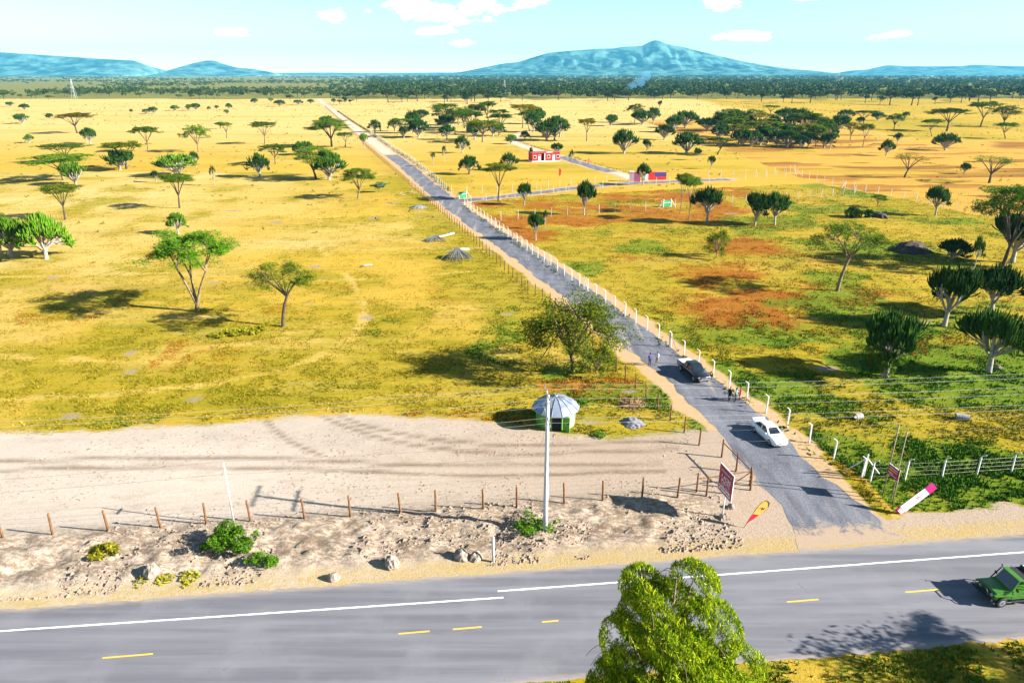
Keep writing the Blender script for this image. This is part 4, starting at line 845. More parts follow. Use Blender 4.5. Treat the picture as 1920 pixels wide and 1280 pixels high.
while cnt < 170:
    u = r.uniform(-.78, .78); y = 930+r.uniform(0, 1)**1.6*300+(70 if u < -.35 else 0)+70*math.sin(u*9)+40*math.sin(u*31); x = u*y; c = 'l' if (u < -.2 and r.uniform() < .7) or r.uniform() < .2 else 'd'
    if abs(x+276*(y/1032)) < 18: continue
    root = empty('woodland_tree', (x, y, -.05), r.uniform(0, 6.28)); s = r.uniform(.6, 1.25)*(1.0 if u < -.2 else 1.45); sp = r.uniform(.85, 1.5); root.scale = (s*sp, s*sp*r.uniform(.9, 1.1), s); obj('trunk', ft_trunk, root); obj('crown', FT[c][r.integers(0, 5)], root)
    tag(root, ('low ' if s < .9 else 'mid sized ' if s < 1.35 else 'tall ')+('pale green ' if c == 'l' else 'dark green ')+('narrow crowned' if sp < 1.05 else 'broad crowned' if sp < 1.28 else 'very wide crowned')+' tree at woodland edge '+('by the dirt road end' if u < -.1 else 'beyond the open plain' if u < .2 else 'past the boundary fence'), 'tree', 'trees along the woodland edge'); cnt += 1
def woodland(name, N, u0, u1, y0, y1, m, seed, pw):
    r = np.random.default_rng(seed); y = y0+(y1-y0)*r.uniform(0, 1, N)**pw; u = r.uniform(u0, u1, N); x = u*y
    ok = fbm(x, y, 350, seed+3) > np.where(u < -.25, .47, .33)
    if name == 'far_woodland_left': ok = fbm(x, y*.5, 260, seed+3) > .44
    x, y = x[ok], y[ok]; n = len(x); q = 26; u_ = x/y; hh = r.uniform(4.5, 12.5, n)*np.where(u_ > -.2, 1.4, .9)*(1+.4*sstep(2500, 6000, y)); ww = r.uniform(3.0, 6.8, n)*np.where(u_ > -.2, 1.25, .9)*(1+.8*sstep(2000, 6000, y))
    d = ell(n*q, r, .55); C = d*np.repeat(np.stack([ww, ww, hh*.3], -1), q, 0)+np.repeat(np.stack([x, y, hh*.68], -1), q, 0); sz = np.repeat(ww*.62, q)
    V, F = leaves_np(C, sz, .75, .5, r); tag(obj(name, mesh_np(name, V, F, m)), ('dark woodland beyond the plain' if seed == 5 else 'hazy far woodland reaching to the foot of the mountain'), 'woodland', None, 'stuff')
woodland('far_woodland', 7500, -.80, .82, 1080, 3200, L_FOR, 5, 1.3); woodland('far_woodland', 3800, -.8, .82, 3000, 7000, L_FOR, 6, 1.2)
# ---------------------------------------------------------------- fences
timber = mat('weathered_timber', (.19, .085, .028), .85, .4, 5, .4); conc = mat('whitewashed_concrete', (.62, .60, .57), .85, .2, 4, .2); wire_m = mat('fence_wire', (.25, .22, .2), .5, .2, 5, 0, .6)
def timber_post_mesh(r=.088, h=1.95):
    mb = MB(); mb.tube([(0, 0, -.35), (.01, 0, h*.5), (0, .01, h-.05), (0, 0, h)], [r*1.05, r, r*.97, r*.75], 8); return mb.mesh('post', timber, True)
def conc_post_mesh(side):
    """square post with its top bent over to one side"""
    mb = MB(); a = .06
    def ring(x, z, k=1.0): return [(x-a*k, -a*k, z), (x+a*k, -a*k, z), (x+a*k, a*k, z), (x-a*k, a*k, z)]
    mb.loft([ring(0, -.35), ring(0, .05), ring(0, 1.95), ring(side*.10, 2.12, .95), ring(side*.36, 2.30, .85)]); return mb.mesh('post', conc)
P_T = timber_post_mesh(); P_TS = timber_post_mesh(.085, 1.9); P_CL = conc_post_mesh(-1); P_CS = conc_post_mesh(.05)
def resample(pts, step):
    P = np.asarray(pts, float); s = np.concatenate([[0], np.cumsum(np.hypot(*np.diff(P, axis=0).T))]); n = max(1, round(s[-1]/step)); t = np.linspace(0, s[-1], n+1)
    return np.stack([np.interp(t, s, P[:, 0]), np.interp(t, s, P[:, 1])], -1)
def fence(name, pts, pm, heights, label, group=None, wr=.006, tilt=.02, wires=True, mw=None, rz=None):
    x0, y0 = pts[0]; root = empty(name, (x0, y0, 0)); rr = random.Random(int(x0*10))
    for i, (x, y) in enumerate(pts):
        o = obj('post', pm, root, (x-x0, y-y0, zat(x, y))); o.rotation_euler = (rr.gauss(0, tilt), rr.gauss(0, tilt), rr.uniform(-.1, .1) if rz is None else rz)
    if wires:
        for h in heights:
            MB().tube([(x-x0, y-y0, zat(x, y)+h) for x, y in pts], wr, 4).build('wire', mw or wire_m, root)
    return tag(root, label, 'fence', group)
fence('timber_fence', FRONT_POSTS+[(18.9, 50.4), (20.9, 51.0)], P_T, (.4, .8, 1.2, 1.6), 'timber post and wire fence along the sandy strip beside the tarmac', tilt=.035)
ft = resample(FENCE_T, 2.7); gp = [tuple(p) for p in ft if p[1] > 57]
fence('timber_fence', gp, P_TS, (.4, .8, 1.2, 1.6), 'timber post and wire fence along the pasture side of the gravel road')
root = empty('timber_gate_rails', (20.7, 51.6, 0))          # railed corner beside the billboard
for (x, y, h) in ((0.35, 0.1, 1.9), (-.15, 2.4, 2.0), (-.75, 4.9, 1.95), (-4.6, -.9, 1.6)):
    obj('post', P_T, root, (x, y, zat(20.7+x, 51.6+y)))
for a, b in (((.35, .1, 1.55), (-.15, 2.4, 1.55)), ((-.15, 2.4, 1.55), (-.75, 4.9, 1.6)), ((.35, .1, 1.5), (-4.6, -.9, 1.35)), ((.35, .1, 1.45), (-1.6, -.3, .12))):
    MB().tube([a, b], .055, 6).build('rail', timber, root)
tag(root, 'brown timber railings meeting at the corner behind the maroon billboard', 'railing')
cf = [tuple(p) for p in resample(FENCE_C, 3.35)]
fence('concrete_fence', cf, P_CL, (.5, .9, 1.3, 1.7), 'white bent top concrete post fence along the enclosure side of the gravel road', rz=.2)
fence('concrete_fence', [(32.1, 52.4), (35.3, 52.6), (38.8, 52.9), (42.2, 53.3), (45.6, 53.7), (49, 54.1), (52.4, 54.5), (56, 54.9)], conc_post_mesh(1), (.5, .9, 1.3, 1.7), 'white bent top concrete post fence beside the tarmac behind the feather flag', rz=-.9)
fence('concrete_fence', [tuple(p) for p in resample([(-2.7, 169.0), (19, 177.5), (42, 185.2), (82.7, 199.5), (108, 211)], 4.6)], P_CS, (.8, 1.5), 'straight white post fence crossing the enclosure by the green gate')
fence('concrete_fence', [tuple(p) for p in resample([(-11.5, 193.5), (1, 201.5), (24.5, 219), (41.5, 226.5), (62, 231.5), (84, 240), (101.6, 250)], 5.0)], P_CS, (.8, 1.5), 'straight white post fence on the near side of the branch road')
fence('concrete_fence', [tuple(p) for p in resample([(101.6, 250), (105, 226), (113.9, 201.3), (120, 178.3), (126, 160)], 4.6)], P_CS, (.8, 1.5), 'straight white post fence between the green plot and the orange plain')
fence('concrete_fence', [tuple(p) for p in resample([(-20.5, 215), (-27, 240), (-40, 286), (-62, 355), (-88, 440)], 3.6)], P_CS, (.8, 1.5), 'straight white post fence along the far half of the access road')
fence('concrete_fence', [tuple(p) for p in resample([(-18.5, 211), (0, 212.5), (20, 227), (36, 235)], 4.8)], P_CS, (.8, 1.5), 'straight white post fence on the far side of the branch road')
fence('concrete_fence', [tuple(p) for p in resample([(60, 243), (84, 247.5), (101, 256), (106, 262)], 4.6)], P_CS, (.8, 1.5), 'straight white post fence behind the red gate wall')
def brace(x, y, pts, label, group='diagonal fence braces'):
    root = empty('fence_brace', (x, y, zat(x, y))); obj('post', P_CS, root)
    for dx, dy in pts: MB().tube([(0, 0, 1.9), (dx, dy, -.1)], .055, 4).build('strut', conc, root)
    return tag(root, label, 'fence brace', group)
brace(31.9, 53.2, [(1.7, .2), (-1.5, .9)], 'splayed white corner post with two struts beside the small maroon sign', None)
for x, y, a in ((21.0, 84.7, (.8, -1.5)), (12.2, 110.9, (.6, -1.6)), (-3.9, 160.6, (.6, -1.6)), (102, 249.5, (1.5, -1.5)), (106.7, 221.5, (-1.8, -1.5)), (105.5, 212, (-2, .8))): brace(x, y, [a], 'white concrete post propped by one diagonal strut')
# low ridge of dark leaves along a fence or track
def ridge(name, P, m, label, w=.55, h=.4, n=70):
    P = catm(P, 1.0); r = np.random.default_rng(int(abs(P[0, 0]*7))); T = np.gradient(P, axis=0); T /= np.linalg.norm(T, axis=1, keepdims=True); Nn = np.stack([T[:, 1], -T[:, 0]], -1); L = len(P)*n//10
    i = r.integers(0, len(P), L); k = r.normal(0, w*.5, L); keep = fbm(P[i, 0], P[i, 1], 3, 8) > .36
    C = np.stack([P[i, 0]+Nn[i, 0]*k+r.normal(0, .4, L), P[i, 1]+Nn[i, 1]*k+r.normal(0, .4, L), np.abs(r.normal(0, h*.6, L))+.05], -1)[keep]; V, F = leaves_np(C, .5, .5, .5, r); return tag(obj(name, mesh_np(name, V, F, m)), label, 'weeds', None, 'stuff')
L_DRK = leafmat('dark_strip_leaf', (.02, .05, .004), (.10, .13, .01), .15, .1)
ridge('dark_strip', [(p[0]-.45, p[1]-.1) for p in FENCE_C[1:]], L_DRK, 'dark leaf strip standing in for shade under the bent top concrete fence', .5, .3, 45)  # leaves put in for the dark band of shade at the fence foot
ridge('dark_strip', [(-19.5, 214), (-26.5, 240), (-39.6, 286), (-61.5, 355), (-87.6, 440), (-120, 540), (-170, 700)], L_DRK, 'dark leafy strip along the far half of the access road', .8, .6, 110)
ridge('dark_strip', [(45.5, 245), (44, 252), (38.5, 268), (30, 293), (25.5, 310), (13, 345), (4, 380)], L_DRK, 'dark weedy strip along the red house track', .8, .5, 70)
# dark boundary fence across the far plain
fence('boundary_fence', [tuple(p) for p in resample([(255, 1150), (275, 880), (300, 700), (312, 560), (318, 430), (322, 330)], 9)], P_TS, (.6, 1.2), 'dark boundary fence crossing the far plain towards the woodland', wr=.05, mw=mat('dark_wire', (.06, .055, .06), .8, .2, 3, 0))
fence('boundary_fence', [tuple(p) for p in resample([(-78, 372), (-108, 470), (-150, 610), (-205, 790)], 6)], P_TS, (.6, 1.2), 'timber fence following the dirt end of the access road')
# ---------------------------------------------------------------- power line
steel = mat('galvanised_steel', (.42, .44, .46), .45, .2, 5, 0, .5); polec = mat('grey_concrete_pole', (.50, .51, .53), .8, .15, 3, .15); porc = mat('insulator_brown', (.12, .05, .03), .3, .2, 5, 0); cable = mat('aluminium_cable', (.38, .38, .38), .6, .1, 3, 0, .0); cabled = mat('dark_cable', (.10, .09, .08), .6, .1, 3, 0)
UP = [(1.4, 12.1), (.6, 12.1), (-1.0, 12.1)]; LO = [(1.3, 10.3), (-.5, 10.3), (-1.3, 10.3)]
def utility_pole(x, y, label):
    root = empty('utility_pole', (x, y, zat(x, y))); rz = math.atan(SLOPE); root.rotation_euler = (0, 0, rz)
    MB().tube([(0, 0, -.6), (0, 0, 3), (0, 0, 8), (0, 0, 11.9)], [.21, .185, .15, .115], 12).build('shaft', polec, root, True)
    for z, offs in ((11.95, UP), (10.15, LO)):
        a = MB().box((-.06, -1.6, z-.07), (.0, 1.6, z+.05)).build('crossarm', steel, root)
        for o, zz in offs: MB().tube([(-.03, o, z+.02), (-.03, o, zz-.02)], [.035, .05], 8).build('insulator', porc, a, True)
        MB().tube([(.05, .7, z-.02), (.1, .05, z-.75)], .025, 5).build('stay', steel, root); MB().tube([(.05, -.7, z-.02), (.1, -.05, z-.75)], .025, 5).build('stay', steel, root)
    MB().box((-.16, -.13, 9.3), (-.12, .13, 9.55)).build('number_plate', steel, root)
    return tag(root, label, 'utility pole')
PX, PY = 2.63, 45.05; ends = [(PX-62, PY-62*SLOPE), (PX, PY), (PX+75, PY+75*SLOPE)]
for (x, y), lb in zip(ends, ('grey concrete utility pole further down the tarmac road past the bush', 'tall grey concrete utility pole rising from a bush in front of the round kiosk', 'grey concrete utility pole further up the tarmac road past the safari vehicle')): utility_pole(x, y, lb)
c_, s_ = math.cos(math.atan(SLOPE)), math.sin(math.atan(SLOPE))
for o, z in UP+LO:
    pts = []
    for (a, b) in zip(ends[:-1], ends[1:]):
        for t in np.linspace(0, 1, 24):
            x = a[0]+(b[0]-a[0])*t-s_*o; y = a[1]+(b[1]-a[1])*t+c_*o; zz = z+zat(*a)*(1-t)+zat(*b)*t-4*t*(1-t)*.9
            if not pts or t > 0: pts.append((x, y, zz))
    w_ = MB().tube([(p[0]-PX, p[1]-PY, p[2]) for p in pts], .0065, 4).build('power_wire', cable, None, False, 0, (PX, PY, 0)); tag(w_, 'bare power wire strung between the crossarms of the utility poles', 'wire', 'wires of the utility poles')
root = empty('service_pole', (-22.4, 45.9, zat(-22.4, 45.9))); MB().tube([(0, 0, -.4), (0, 0, 5.6)], [.06, .045], 8).build('shaft', conc, root, True); MB().box((-.04, -.55, 4.7), (.04, .3, 4.78)).build('bracket', steel, root); tag(root, 'thin white pole carrying two cables beside the large bright green bush', 'pole')
for dy, z, lb in ((.15, 5.55, 'upper dark cable running over the sandy strip'), (-.5, 4.8, 'lower dark cable running over the sandy strip')):
    pts = [(-65, 41.2), (-38.5, 43.9), (-22.4, 45.9), (14.4, 50.6), (70, 56.5)]; P = catm([(a, b+dy) for a, b in pts], 4); o = MB().tube([(p[0]+22.4, p[1]-45.9, z+zat(-22.4, 45.9)-.35*abs(math.sin((p[0]+22.4)/37*math.pi))) for p in P], .009, 4).build('service_cable', cabled, None, False, 0, (-22.4, 45.9, 0)); tag(o, lb, 'cable')
o = MB().tube([(0, 0, -.3), (0, 0, 2.2), (0, 0, 2.3)], [.12, .10, .07], 8).build('marker_post', polec, None, True, 0, (-1.4, 41.6, zat(-1.4, 41.6))); tag(o, 'short grey concrete marker post on the verge below the utility pole', 'post')
# ---------------------------------------------------------------- signs and flags
maroon = mat('maroon_print', (.27, .008, .05), .5, .1, 2, 0); whitep = mat('white_print', (.8, .8, .82), .5, .03, 2, 0); orangep = mat('orange_print', (.8, .3, .02), .5, .05, 2, 0); magenta = mat('magenta_cloth', (.62, .005, .18), .7, .1, 3, .1); whitec = mat('white_cloth', (.82, .82, .82), .7, .05, 3, .1); redc = mat('red_cloth', (.6, .01, .03), .7, .1, 3, .1); orangec = mat('orange_cloth', (.78, .36, .06), .7, .1, 3, .1); blackp = mat('black_plastic', (.02, .02, .022), .5, .2, 4, 0); paintw = mat('white_paint', (.78, .78, .76), .5, .08, 4, 0)
def text(body, size, m, parent, x, z, y=-.03, extr=.002, name='lettering'):
    # one word or line of print
    cu = bpy.data.curves.new('t', 'FONT'); cu.body = body; cu.size = size; cu.extrude = extr; cu.align_x = 'CENTER'; cu.space_character = 1.0
    t = bpy.data.objects.new('t', cu); COL.objects.link(t); bpy.context.view_layer.update(); me = bpy.data.meshes.new_from_object(t.evaluated_get(bpy.context.evaluated_depsgraph_get())); bpy.data.objects.remove(t); me.materials.clear(); me.materials.append(m)
    o = tag(obj(name, me, parent, (x, y, z)), kind='stuff'); o.rotation_euler = (R(90), 0, 0); return o
gz = zat(17.3, 47.2); root = empty('billboard', (17.28, 47.18, gz), -1.36)
p = MB().box((-1.07, -.02, 2.1-gz), (1.07, .02, 4.47-gz)).build('panel', maroon, root)
for a, b in (((-1.09, -.026, 4.47-gz), (1.09, .03, 4.52-gz)), ((-1.09, -.026, 2.05-gz), (1.09, .03, 2.10-gz)), ((-1.10, -.026, 2.05-gz), (-1.075, .03, 4.52-gz)), ((1.075, -.026, 2.05-gz), (1.10, .03, 4.52-gz))): MB().box(a, b).build('frame', paintw, p)
MB().tube([(0, .09, -.4), (0, .09, 4.2-gz)], .06, 8).build('post', paintw, root, True)
text('M A G N A T E', .24, whitep, p, 0, 3.98-gz); text('1 ACRE', .46, whitep, p, 0, 3.42-gz); text('PLOTS', .46, whitep, p, 0, 3.02-gz); text('F O R   S A L E', .22, whitep, p, 0, 2.76-gz)
for k, z in enumerate((2.5, 2.24)):
    for j in range(9): MB().box((-.92+j*.205, -.028, z-gz), (-.92+j*.205+(.15 if (j*3+k) % 4 else .09), -.024, z+.17-gz)).build('lettering', whitep, p)
tag(root, 'maroon billboard with white lettering on a white post at the gravel road entrance', 'billboard')
sz_ = zat(32.2, 49.6); root = empty('site_sign', (32.18, 49.62, sz_), -1.39)
p = MB().box((-.565, -.02, 2.22), (.565, .02, 3.2)).build('panel', maroon, root); MB().box((-.58, -.024, 3.2), (.58, .024, 3.25)).build('frame', paintw, p)
for z, m_, x0, x1, h in ((2.98, whitep, -.45, .5, .05), (2.74, orangep, -.5, .5, .13), (2.5, whitep, -.5, .05, .06), (2.36, whitep, -.4, .5, .04)):
    n = 7
    for j in range(n): xa = x0+(x1-x0)*j/n; MB().box((xa, -.028, z), (xa+(x1-x0)/n*.82, -.0235, z+h)).build('lettering', m_, p)
for x, y, h in ((-.6, .06, 7.0), (.1, .32, 6.8), (.6, .06, 3.3)): MB().tube([(x, y, -.4), (x, y, h)], .05, 7).build('post', mat('rusty_pipe', (.27, .2, .15), .7, .4, 4, .2), root, True)
tag(root, 'small maroon sign with orange line hung on three tall rusty pipes', 'sign')
def flag_pts(f, n): return [f(t) for t in np.linspace(0, 1, n)]
root = empty('teardrop_flag', (18.7, 45.7, zat(18.7, 45.7)), .1)
ax = Vector((.42, 0, .91)); ay = Vector((.91, 0, -.42))
def L2(u, v, y=0): q = ax*v+ay*u; return (q.x, y, q.z+.05)
edge = [(0, .3), (-.02, 1.0), (-.01, 1.7), (.03, 2.2), (.12, 2.55), (.30, 2.78), (.52, 2.85), (.73, 2.72), (.84, 2.45), (.80, 2.1), (.66, 1.75)]
red = [(0, .3), (-.02, 1.0), (.0, 1.35), (.50, 1.45), (.34, 1.05), (.16, .65)]; org = [(.0, 1.36), (.03, 2.2), (.12, 2.55), (.30, 2.78), (.52, 2.85), (.73, 2.72), (.84, 2.45), (.80, 2.1), (.66, 1.75), (.51, 1.46)]
def cloth(name, poly, m, parent, th=.008):
    n = len(poly); mb = MB(); mb.add([L2(u, v, -th+.03*math.sin(v*3)) for u, v in poly]+[L2(u, v, th+.03*math.sin(v*3)) for u, v in poly], [tuple(range(n)), tuple(reversed(range(n, 2*n)))]+[(i, i+n, (i+1) % n+n, (i+1) % n) for i in range(n)]); return mb.build(name, m, parent)
cloth('lower_cloth', red, redc, root); up_ = cloth('upper_cloth', org, orangec, root); MB().tube([L2(.2, 2.02, -.03), L2(.42, 2.16, -.03), L2(.55, 2.0, -.03), L2(.62, 2.2, -.03)], .03, 4).build('emblem', maroon, up_)
MB().tube([L2(0, -.35)]+[L2(u-.02, v) for u, v in edge], .022, 6).build('pole', blackp, root, True); tag(root, 'orange and red teardrop flag leaning on the dusty verge', 'flag')
root = empty('feather_flag', (31.4, 47.5, zat(31.4, 47.5)), .05); ax = Vector((.70, 0, .714)); ay = Vector((.714, 0, -.70))
def quad(v0, v1): return [(0, v0), (0, (v0+v1)/2), (0, v1), (.78, v1-.02), (.80, (v0+v1)/2), (.78, v0-.02)]
MB().tube([L2(-.02, -.4), L2(-.02, 2), L2(-.02, 4.1), L2(.8, 4.12)], .022, 6).build('pole', blackp, root, True)
cloth('bottom_band', quad(.45, .95), magenta, root); mid = cloth('white_panel', quad(.96, 3.35), whitec, root); cloth('top_band', quad(3.36, 4.08), magenta, root)
for k in range(3): MB().tube([L2(.12, .6+k*.12, -.05), L2(.66, .6+k*.12, -.05)], .025, 4).build('lettering', whitep, root)
MB().tube([L2(.25, 2.3, -.05), L2(.42, 2.75, -.05), L2(.55, 2.35, -.05)], .022, 4).build('emblem', magenta, mid); tag(root, 'white feather flag with magenta ends leaning on the verge', 'flag')
# ---------------------------------------------------------------- round kiosk
root = empty('round_kiosk', (4.55, 63.6, .02)); n = 14; kg = mat('green_sheet', (.10, .30, .03), .5, .25, 1.5, .1); kg_sunlit = mat('sunlit_green_sheet', (.30, .48, .22), .5, .2, 1.5, .1); kr = mat('zinc_roof_sheet', (.27, .32, .40), .42, .25, 1.2, .1, .4); dk = mat('interior_shade', (.01, .012, .012), .9, .2, 3, 0)  # paler green is the sunlit copy; near-black stands in for interior shade
for i in range(n):
    a0 = 2*math.pi*(i+.02)/n; a1 = 2*math.pi*(i+.98)/n; rw = 2.05
    p = [(rw*math.cos(a0), rw*math.sin(a0)), (rw*math.cos(a1), rw*math.sin(a1))]; q = [((rw-.06)*math.cos(a), (rw-.06)*math.sin(a)) for a in (a0, a1)]
    if i not in (10,): MB().add([(*p[0], -.1), (*p[1], -.1), (*q[1], -.1), (*q[0], -.1), (*p[0], 1.85), (*p[1], 1.85), (*q[1], 1.85), (*q[0], 1.85)], [(0, 1, 5, 4), (1, 2, 6, 5), (2, 3, 7, 6), (3, 0, 4, 7), (4, 5, 6, 7), (0, 3, 2, 1)]).build('wall_panel', kg_sunlit if i in (12, 13, 0) else kg, root)  # paler copy on the sun-facing panels, sunlight put into the colour
    else: MB().add([(*q[0], 0), (*q[1], 0), (*q[1], 1.8), (*q[0], 1.8), (q[0][0], q[0][1]+.05, 0), (q[1][0], q[1][1]+.05, 0), (q[1][0], q[1][1]+.05, 1.8), (q[0][0], q[0][1]+.05, 1.8)], [(0, 1, 2, 3), (4, 7, 6, 5), (0, 4, 5, 1), (1, 5, 6, 2), (2, 6, 7, 3), (3, 7, 4, 0)]).build('doorway_shade', dk, root)  # near-black sheet, the shade inside the doorway painted in
    prof = [(2.48, 1.80), (1.75, 2.42), (.95, 2.82), (.2, 2.98)]; b0, b1 = 2*math.pi*i/n, 2*math.pi*(i+.985)/n; t = .03; vs_ = []
    for dz in (0, -t):
        for rr_, zz_ in prof: vs_ += [(rr_*math.cos(b0), rr_*math.sin(b0), zz_+dz), (rr_*math.cos(b1), rr_*math.sin(b1), zz_+dz)]
    fs_ = [(2*k, 2*k+1, 2*k+3, 2*k+2) for k in range(3)]+[(8+2*k, 8+2*k+2, 8+2*k+3, 8+2*k+1) for k in range(3)]+[(0, 8, 9, 1), (6, 7, 15, 14)]+[(2*k, 2*k+2, 8+2*k+2, 8+2*k) for k in range(3)]+[(2*k+1, 9+2*k, 9+2*k+2, 2*k+3) for k in range(3)]
    MB().add(vs_, fs_).build('roof_panel', kr, root)
    MB().tube([(rr_*math.cos(b0), rr_*math.sin(b0), zz_+.03) for rr_, zz_ in prof], .022, 4).build('roof_seam', mat('dark_seam', (.10, .11, .13), .5, .2, 3, 0, .4), root)
MB().tube([(0, 0, 2.93), (0, 0, 3.1)], [.28, .12], 10).build('cap', kr, root); d_ = MB().box((0, -.02, .02), (.8, .02, 1.75)).build('door', kg, root, loc=(.62, -2.0, 0)); d_.rotation_euler = (0, 0, -.6); MB().box((.62, -.05, .95), (.68, -.02, 1.1)).build('handle', blackp, d_)
tag(root, 'round green metal kiosk with faceted zinc roof behind the utility pole', 'kiosk')
# ---------------------------------------------------------------- red house and gate
redw = mat('red_wall_paint', (.55, .012, .012), .7, .15, .6, .05); pink = mat('pink_wall_paint', (.62, .16, .24), .7, .12, .6, .05); pinkl = mat('pale_pink_wall', (.75, .55, .55), .7, .1, .6, .05); roofw = mat('dull_red_roof', (.30, .07, .06), .7, .1, 1, 0); glass = mat('dark_window_glass', (.02, .025, .03), .1, .1, 2, 0, 0, .6); navy = mat('navy_panel', (.06, .045, .20), .5, .3, 1.5, 0)
root = empty('red_house', (8.3, 289.6, 0), R(16)); Wd, Dp, Ht = 12.2, 5.0, 3.5
wl_ = MB().box((0, 0, .3), (4.0, Dp, Ht)).box((4.0, 1.4, .3), (5.6, Dp, Ht-.003)).box((5.6, 0, .3), (Wd, Dp, Ht)).build('wall', redw, root); MB().box((-.15, -.25, -.2), (Wd+.15, Dp+.1, .298)).build('plinth', paintw, root)
MB().box((-.2, -.25, Ht+.002), (Wd+.2, Dp+.2, Ht+.18)).build('roof', roofw, root)
for x in (1.2, 7.2, 11.3):
    w2 = MB().box((x-.6, -.06, 1.3), (x+.6, -.01, 2.6)).build('window', paintw, root); MB().box((x-.48, -.09, 1.42), (x-.03, -.062, 2.48)).build('pane', glass, w2); MB().box((x+.03, -.09, 1.42), (x+.48, -.062, 2.48)).build('pane', glass, w2)
for x in (3.2, 9.4):
    d = MB().box((x-.5, -.07, .31), (x+.5, -.01, 2.7)).build('door', paintw, root); MB().box((x-.42, -.10, 2.2), (x+.42, -.072, 2.6)).build('pane', glass, d)
MB().box((5.35, -.1, .31), (5.6, .15, Ht-.01)).build('pillar', paintw, root); MB().box((4.05, 1.3, .31), (5.2, 1.39, 2.6)).build('recess_shade', dk, root); MB().box((6.2, -.12, Ht+.02), (8.8, -.255, Ht+.4)).build('name_board', pinkl, root)  # near-black sheet paints the shade at the back of the porch recess
MB().tube([(.9, 4.2, Ht+.2), (.9, 4.2, Ht+1.7), (.9, 4.2, Ht+1.9)], [.75, .75, .3], 14).build('water_tank', blackp, root, True)
tag(root, 'long low red house with white doors and a black rooftop water tank', 'house')
root = empty('gate_wall', (39.6, 234.5, 0), -.15); MB().box((0, 0, -.2), (1.5, 1.2, 3.2)).build('pillar', pinkl, root); MB().box((1.5, .05, -.2), (3.6, 1.0, 3.3)).build('wall', pink, root); MB().box((-.05, -.05, 3.2), (1.49, 1.25, 3.35)).build('coping', paintw, root); tag(root, 'pink gate wall with pale end pillar beside the branch road', 'gate wall')
root = empty('gate_wall', (45.8, 238.5, 0), .05); MB().box((0, 0, -.2), (.9, .9, 2.9)).build('pillar', paintw, root); MB().box((.9, .1, -.2), (3.1, .7, 2.6)).build('wall', redw, root); MB().box((3.1, .1, -.2), (7.2, .55, 1.1)).build('wall', redw, root); MB().box((3.1, .12, 1.1), (7.2, .5, 2.5)).build('panel', navy, root); MB().box((3.1, .08, 2.5), (7.2, .56, 2.68)).build('coping', pink, root)
tag(root, 'red gate wall with white pillar and dark blue panel', 'gate wall')
greenm = mat('green_shade_net', (.02, .26, .10), .8, .4, 2, .2)
for x, y, rz, lb in ((-14.4, 201.3, .5, 'green netted gate between white posts at the road junction'), (42.4, 187.3, .3, 'green netted gate between white posts in the inner white fence')):
    root = empty('net_gate', (x, y, 0), rz)
    for sx_ in (-1.15, 1.15): MB().box((sx_-.09, -.09, -.3), (sx_+.09, .09, 2.2)).build('post', conc, root); MB().tube([(sx_, 0, 2.0), (sx_*2.3, 0, -.1)], .07, 4).build('strut', conc, root)
    for k in range(2): pn = MB().box((-1.04+k*1.05, -.03, .1), (-.01+k*1.05, .03, 1.9)).build('panel', greenm, root); MB().box((-1.04+k*1.05, -.05, 1.2), (-.01+k*1.05, -.031, 1.28)).build('rail', paintw, pn)
    tag(root, lb, 'gate')
for x, y, m_, h, lb in ((16.3, 241.6, redc, 3.4, 'small red feather flag in the dry plot by the branch road'), (29.6, 274, pink, 3.2, 'small pink feather flag beside the red house track')):
    root = empty('feather_flag', (x, y, 0)); MB().tube([(0, 0, -.3), (0, 0, h)], .03, 5).build('pole', blackp, root); MB().prism([(0.03, .9), (.55, 1.1), (.75, h-.4), (.4, h), (.03, h)], -.01, .01).build('cloth', m_, root); tag(root, lb, 'flag')
# ---------------------------------------------------------------- vehicles
rub = mat('tyre_rubber', (.018, .018, .02), .85, .2, 8, 0); alloy = mat('alloy_rim', (.5, .5, .52), .3, .1, 4, 0, .8); vglass = mat('car_glass', (.012, .02, .028), .06, .1, 2, 0, 0, .7); lampw = mat('headlamp_glass', (.6, .62, .65), .1, .1, 3, 0, .3); lampr = mat('tail_lamp', (.4, .01, .01), .2, .1, 3, 0); chrome = mat('chrome', (.7, .7, .72), .15, .05, 3, 0, 1.0)
carw = mat('white_car_paint', (.75, .77, .80), .25, .04, 1, 0, 0, .5, .5); carb = mat('black_car_paint', (.012, .013, .018), .2, .1, 1, 0, 0, .5, .6); carg = mat('green_car_paint', (.045, .16, .01), .35, .15, 1.5, 0, 0, .5, .3); blackm = mat('matt_black', (.02, .021, .024), .6, .2, 3, 0)
def wheel(parent, x, y, r, wd):
    s = 1 if y > 0 else -1; mb = MB(); mb.tube([(0, -wd/2, 0), (0, -wd/2+.04, 0), (0, wd/2-.04, 0), (0, wd/2, 0)], [r*.88, r, r, r*.88], 20); t = mb.build('wheel', rub, parent, False, 0, (x, y, r))
    mb = MB(); mb.tube([(0, s*(wd/2+.002), 0), (0, s*(wd/2+.014), 0)], [r*.62, r*.56], 14)
    o = mb.build('rim', alloy, t)
    MB().tube([(0, s*(wd/2+.016), 0), (0, s*(wd/2+.03), 0)], r*.14, 8).build('hub', blackm, t)
def lsec(x, w, zb, zm, zs, zt, tw): # half section mirrored, closed ring
    rs = [(w*.90, zb), (w*.985, zb+.10), (w, zm), (w*.965, zs), (tw, zt)]; return [(x, y, z) for y, z in rs]+[(x, 0, zt+.025)]+[(x, -y, z) for y, z in reversed(rs)]
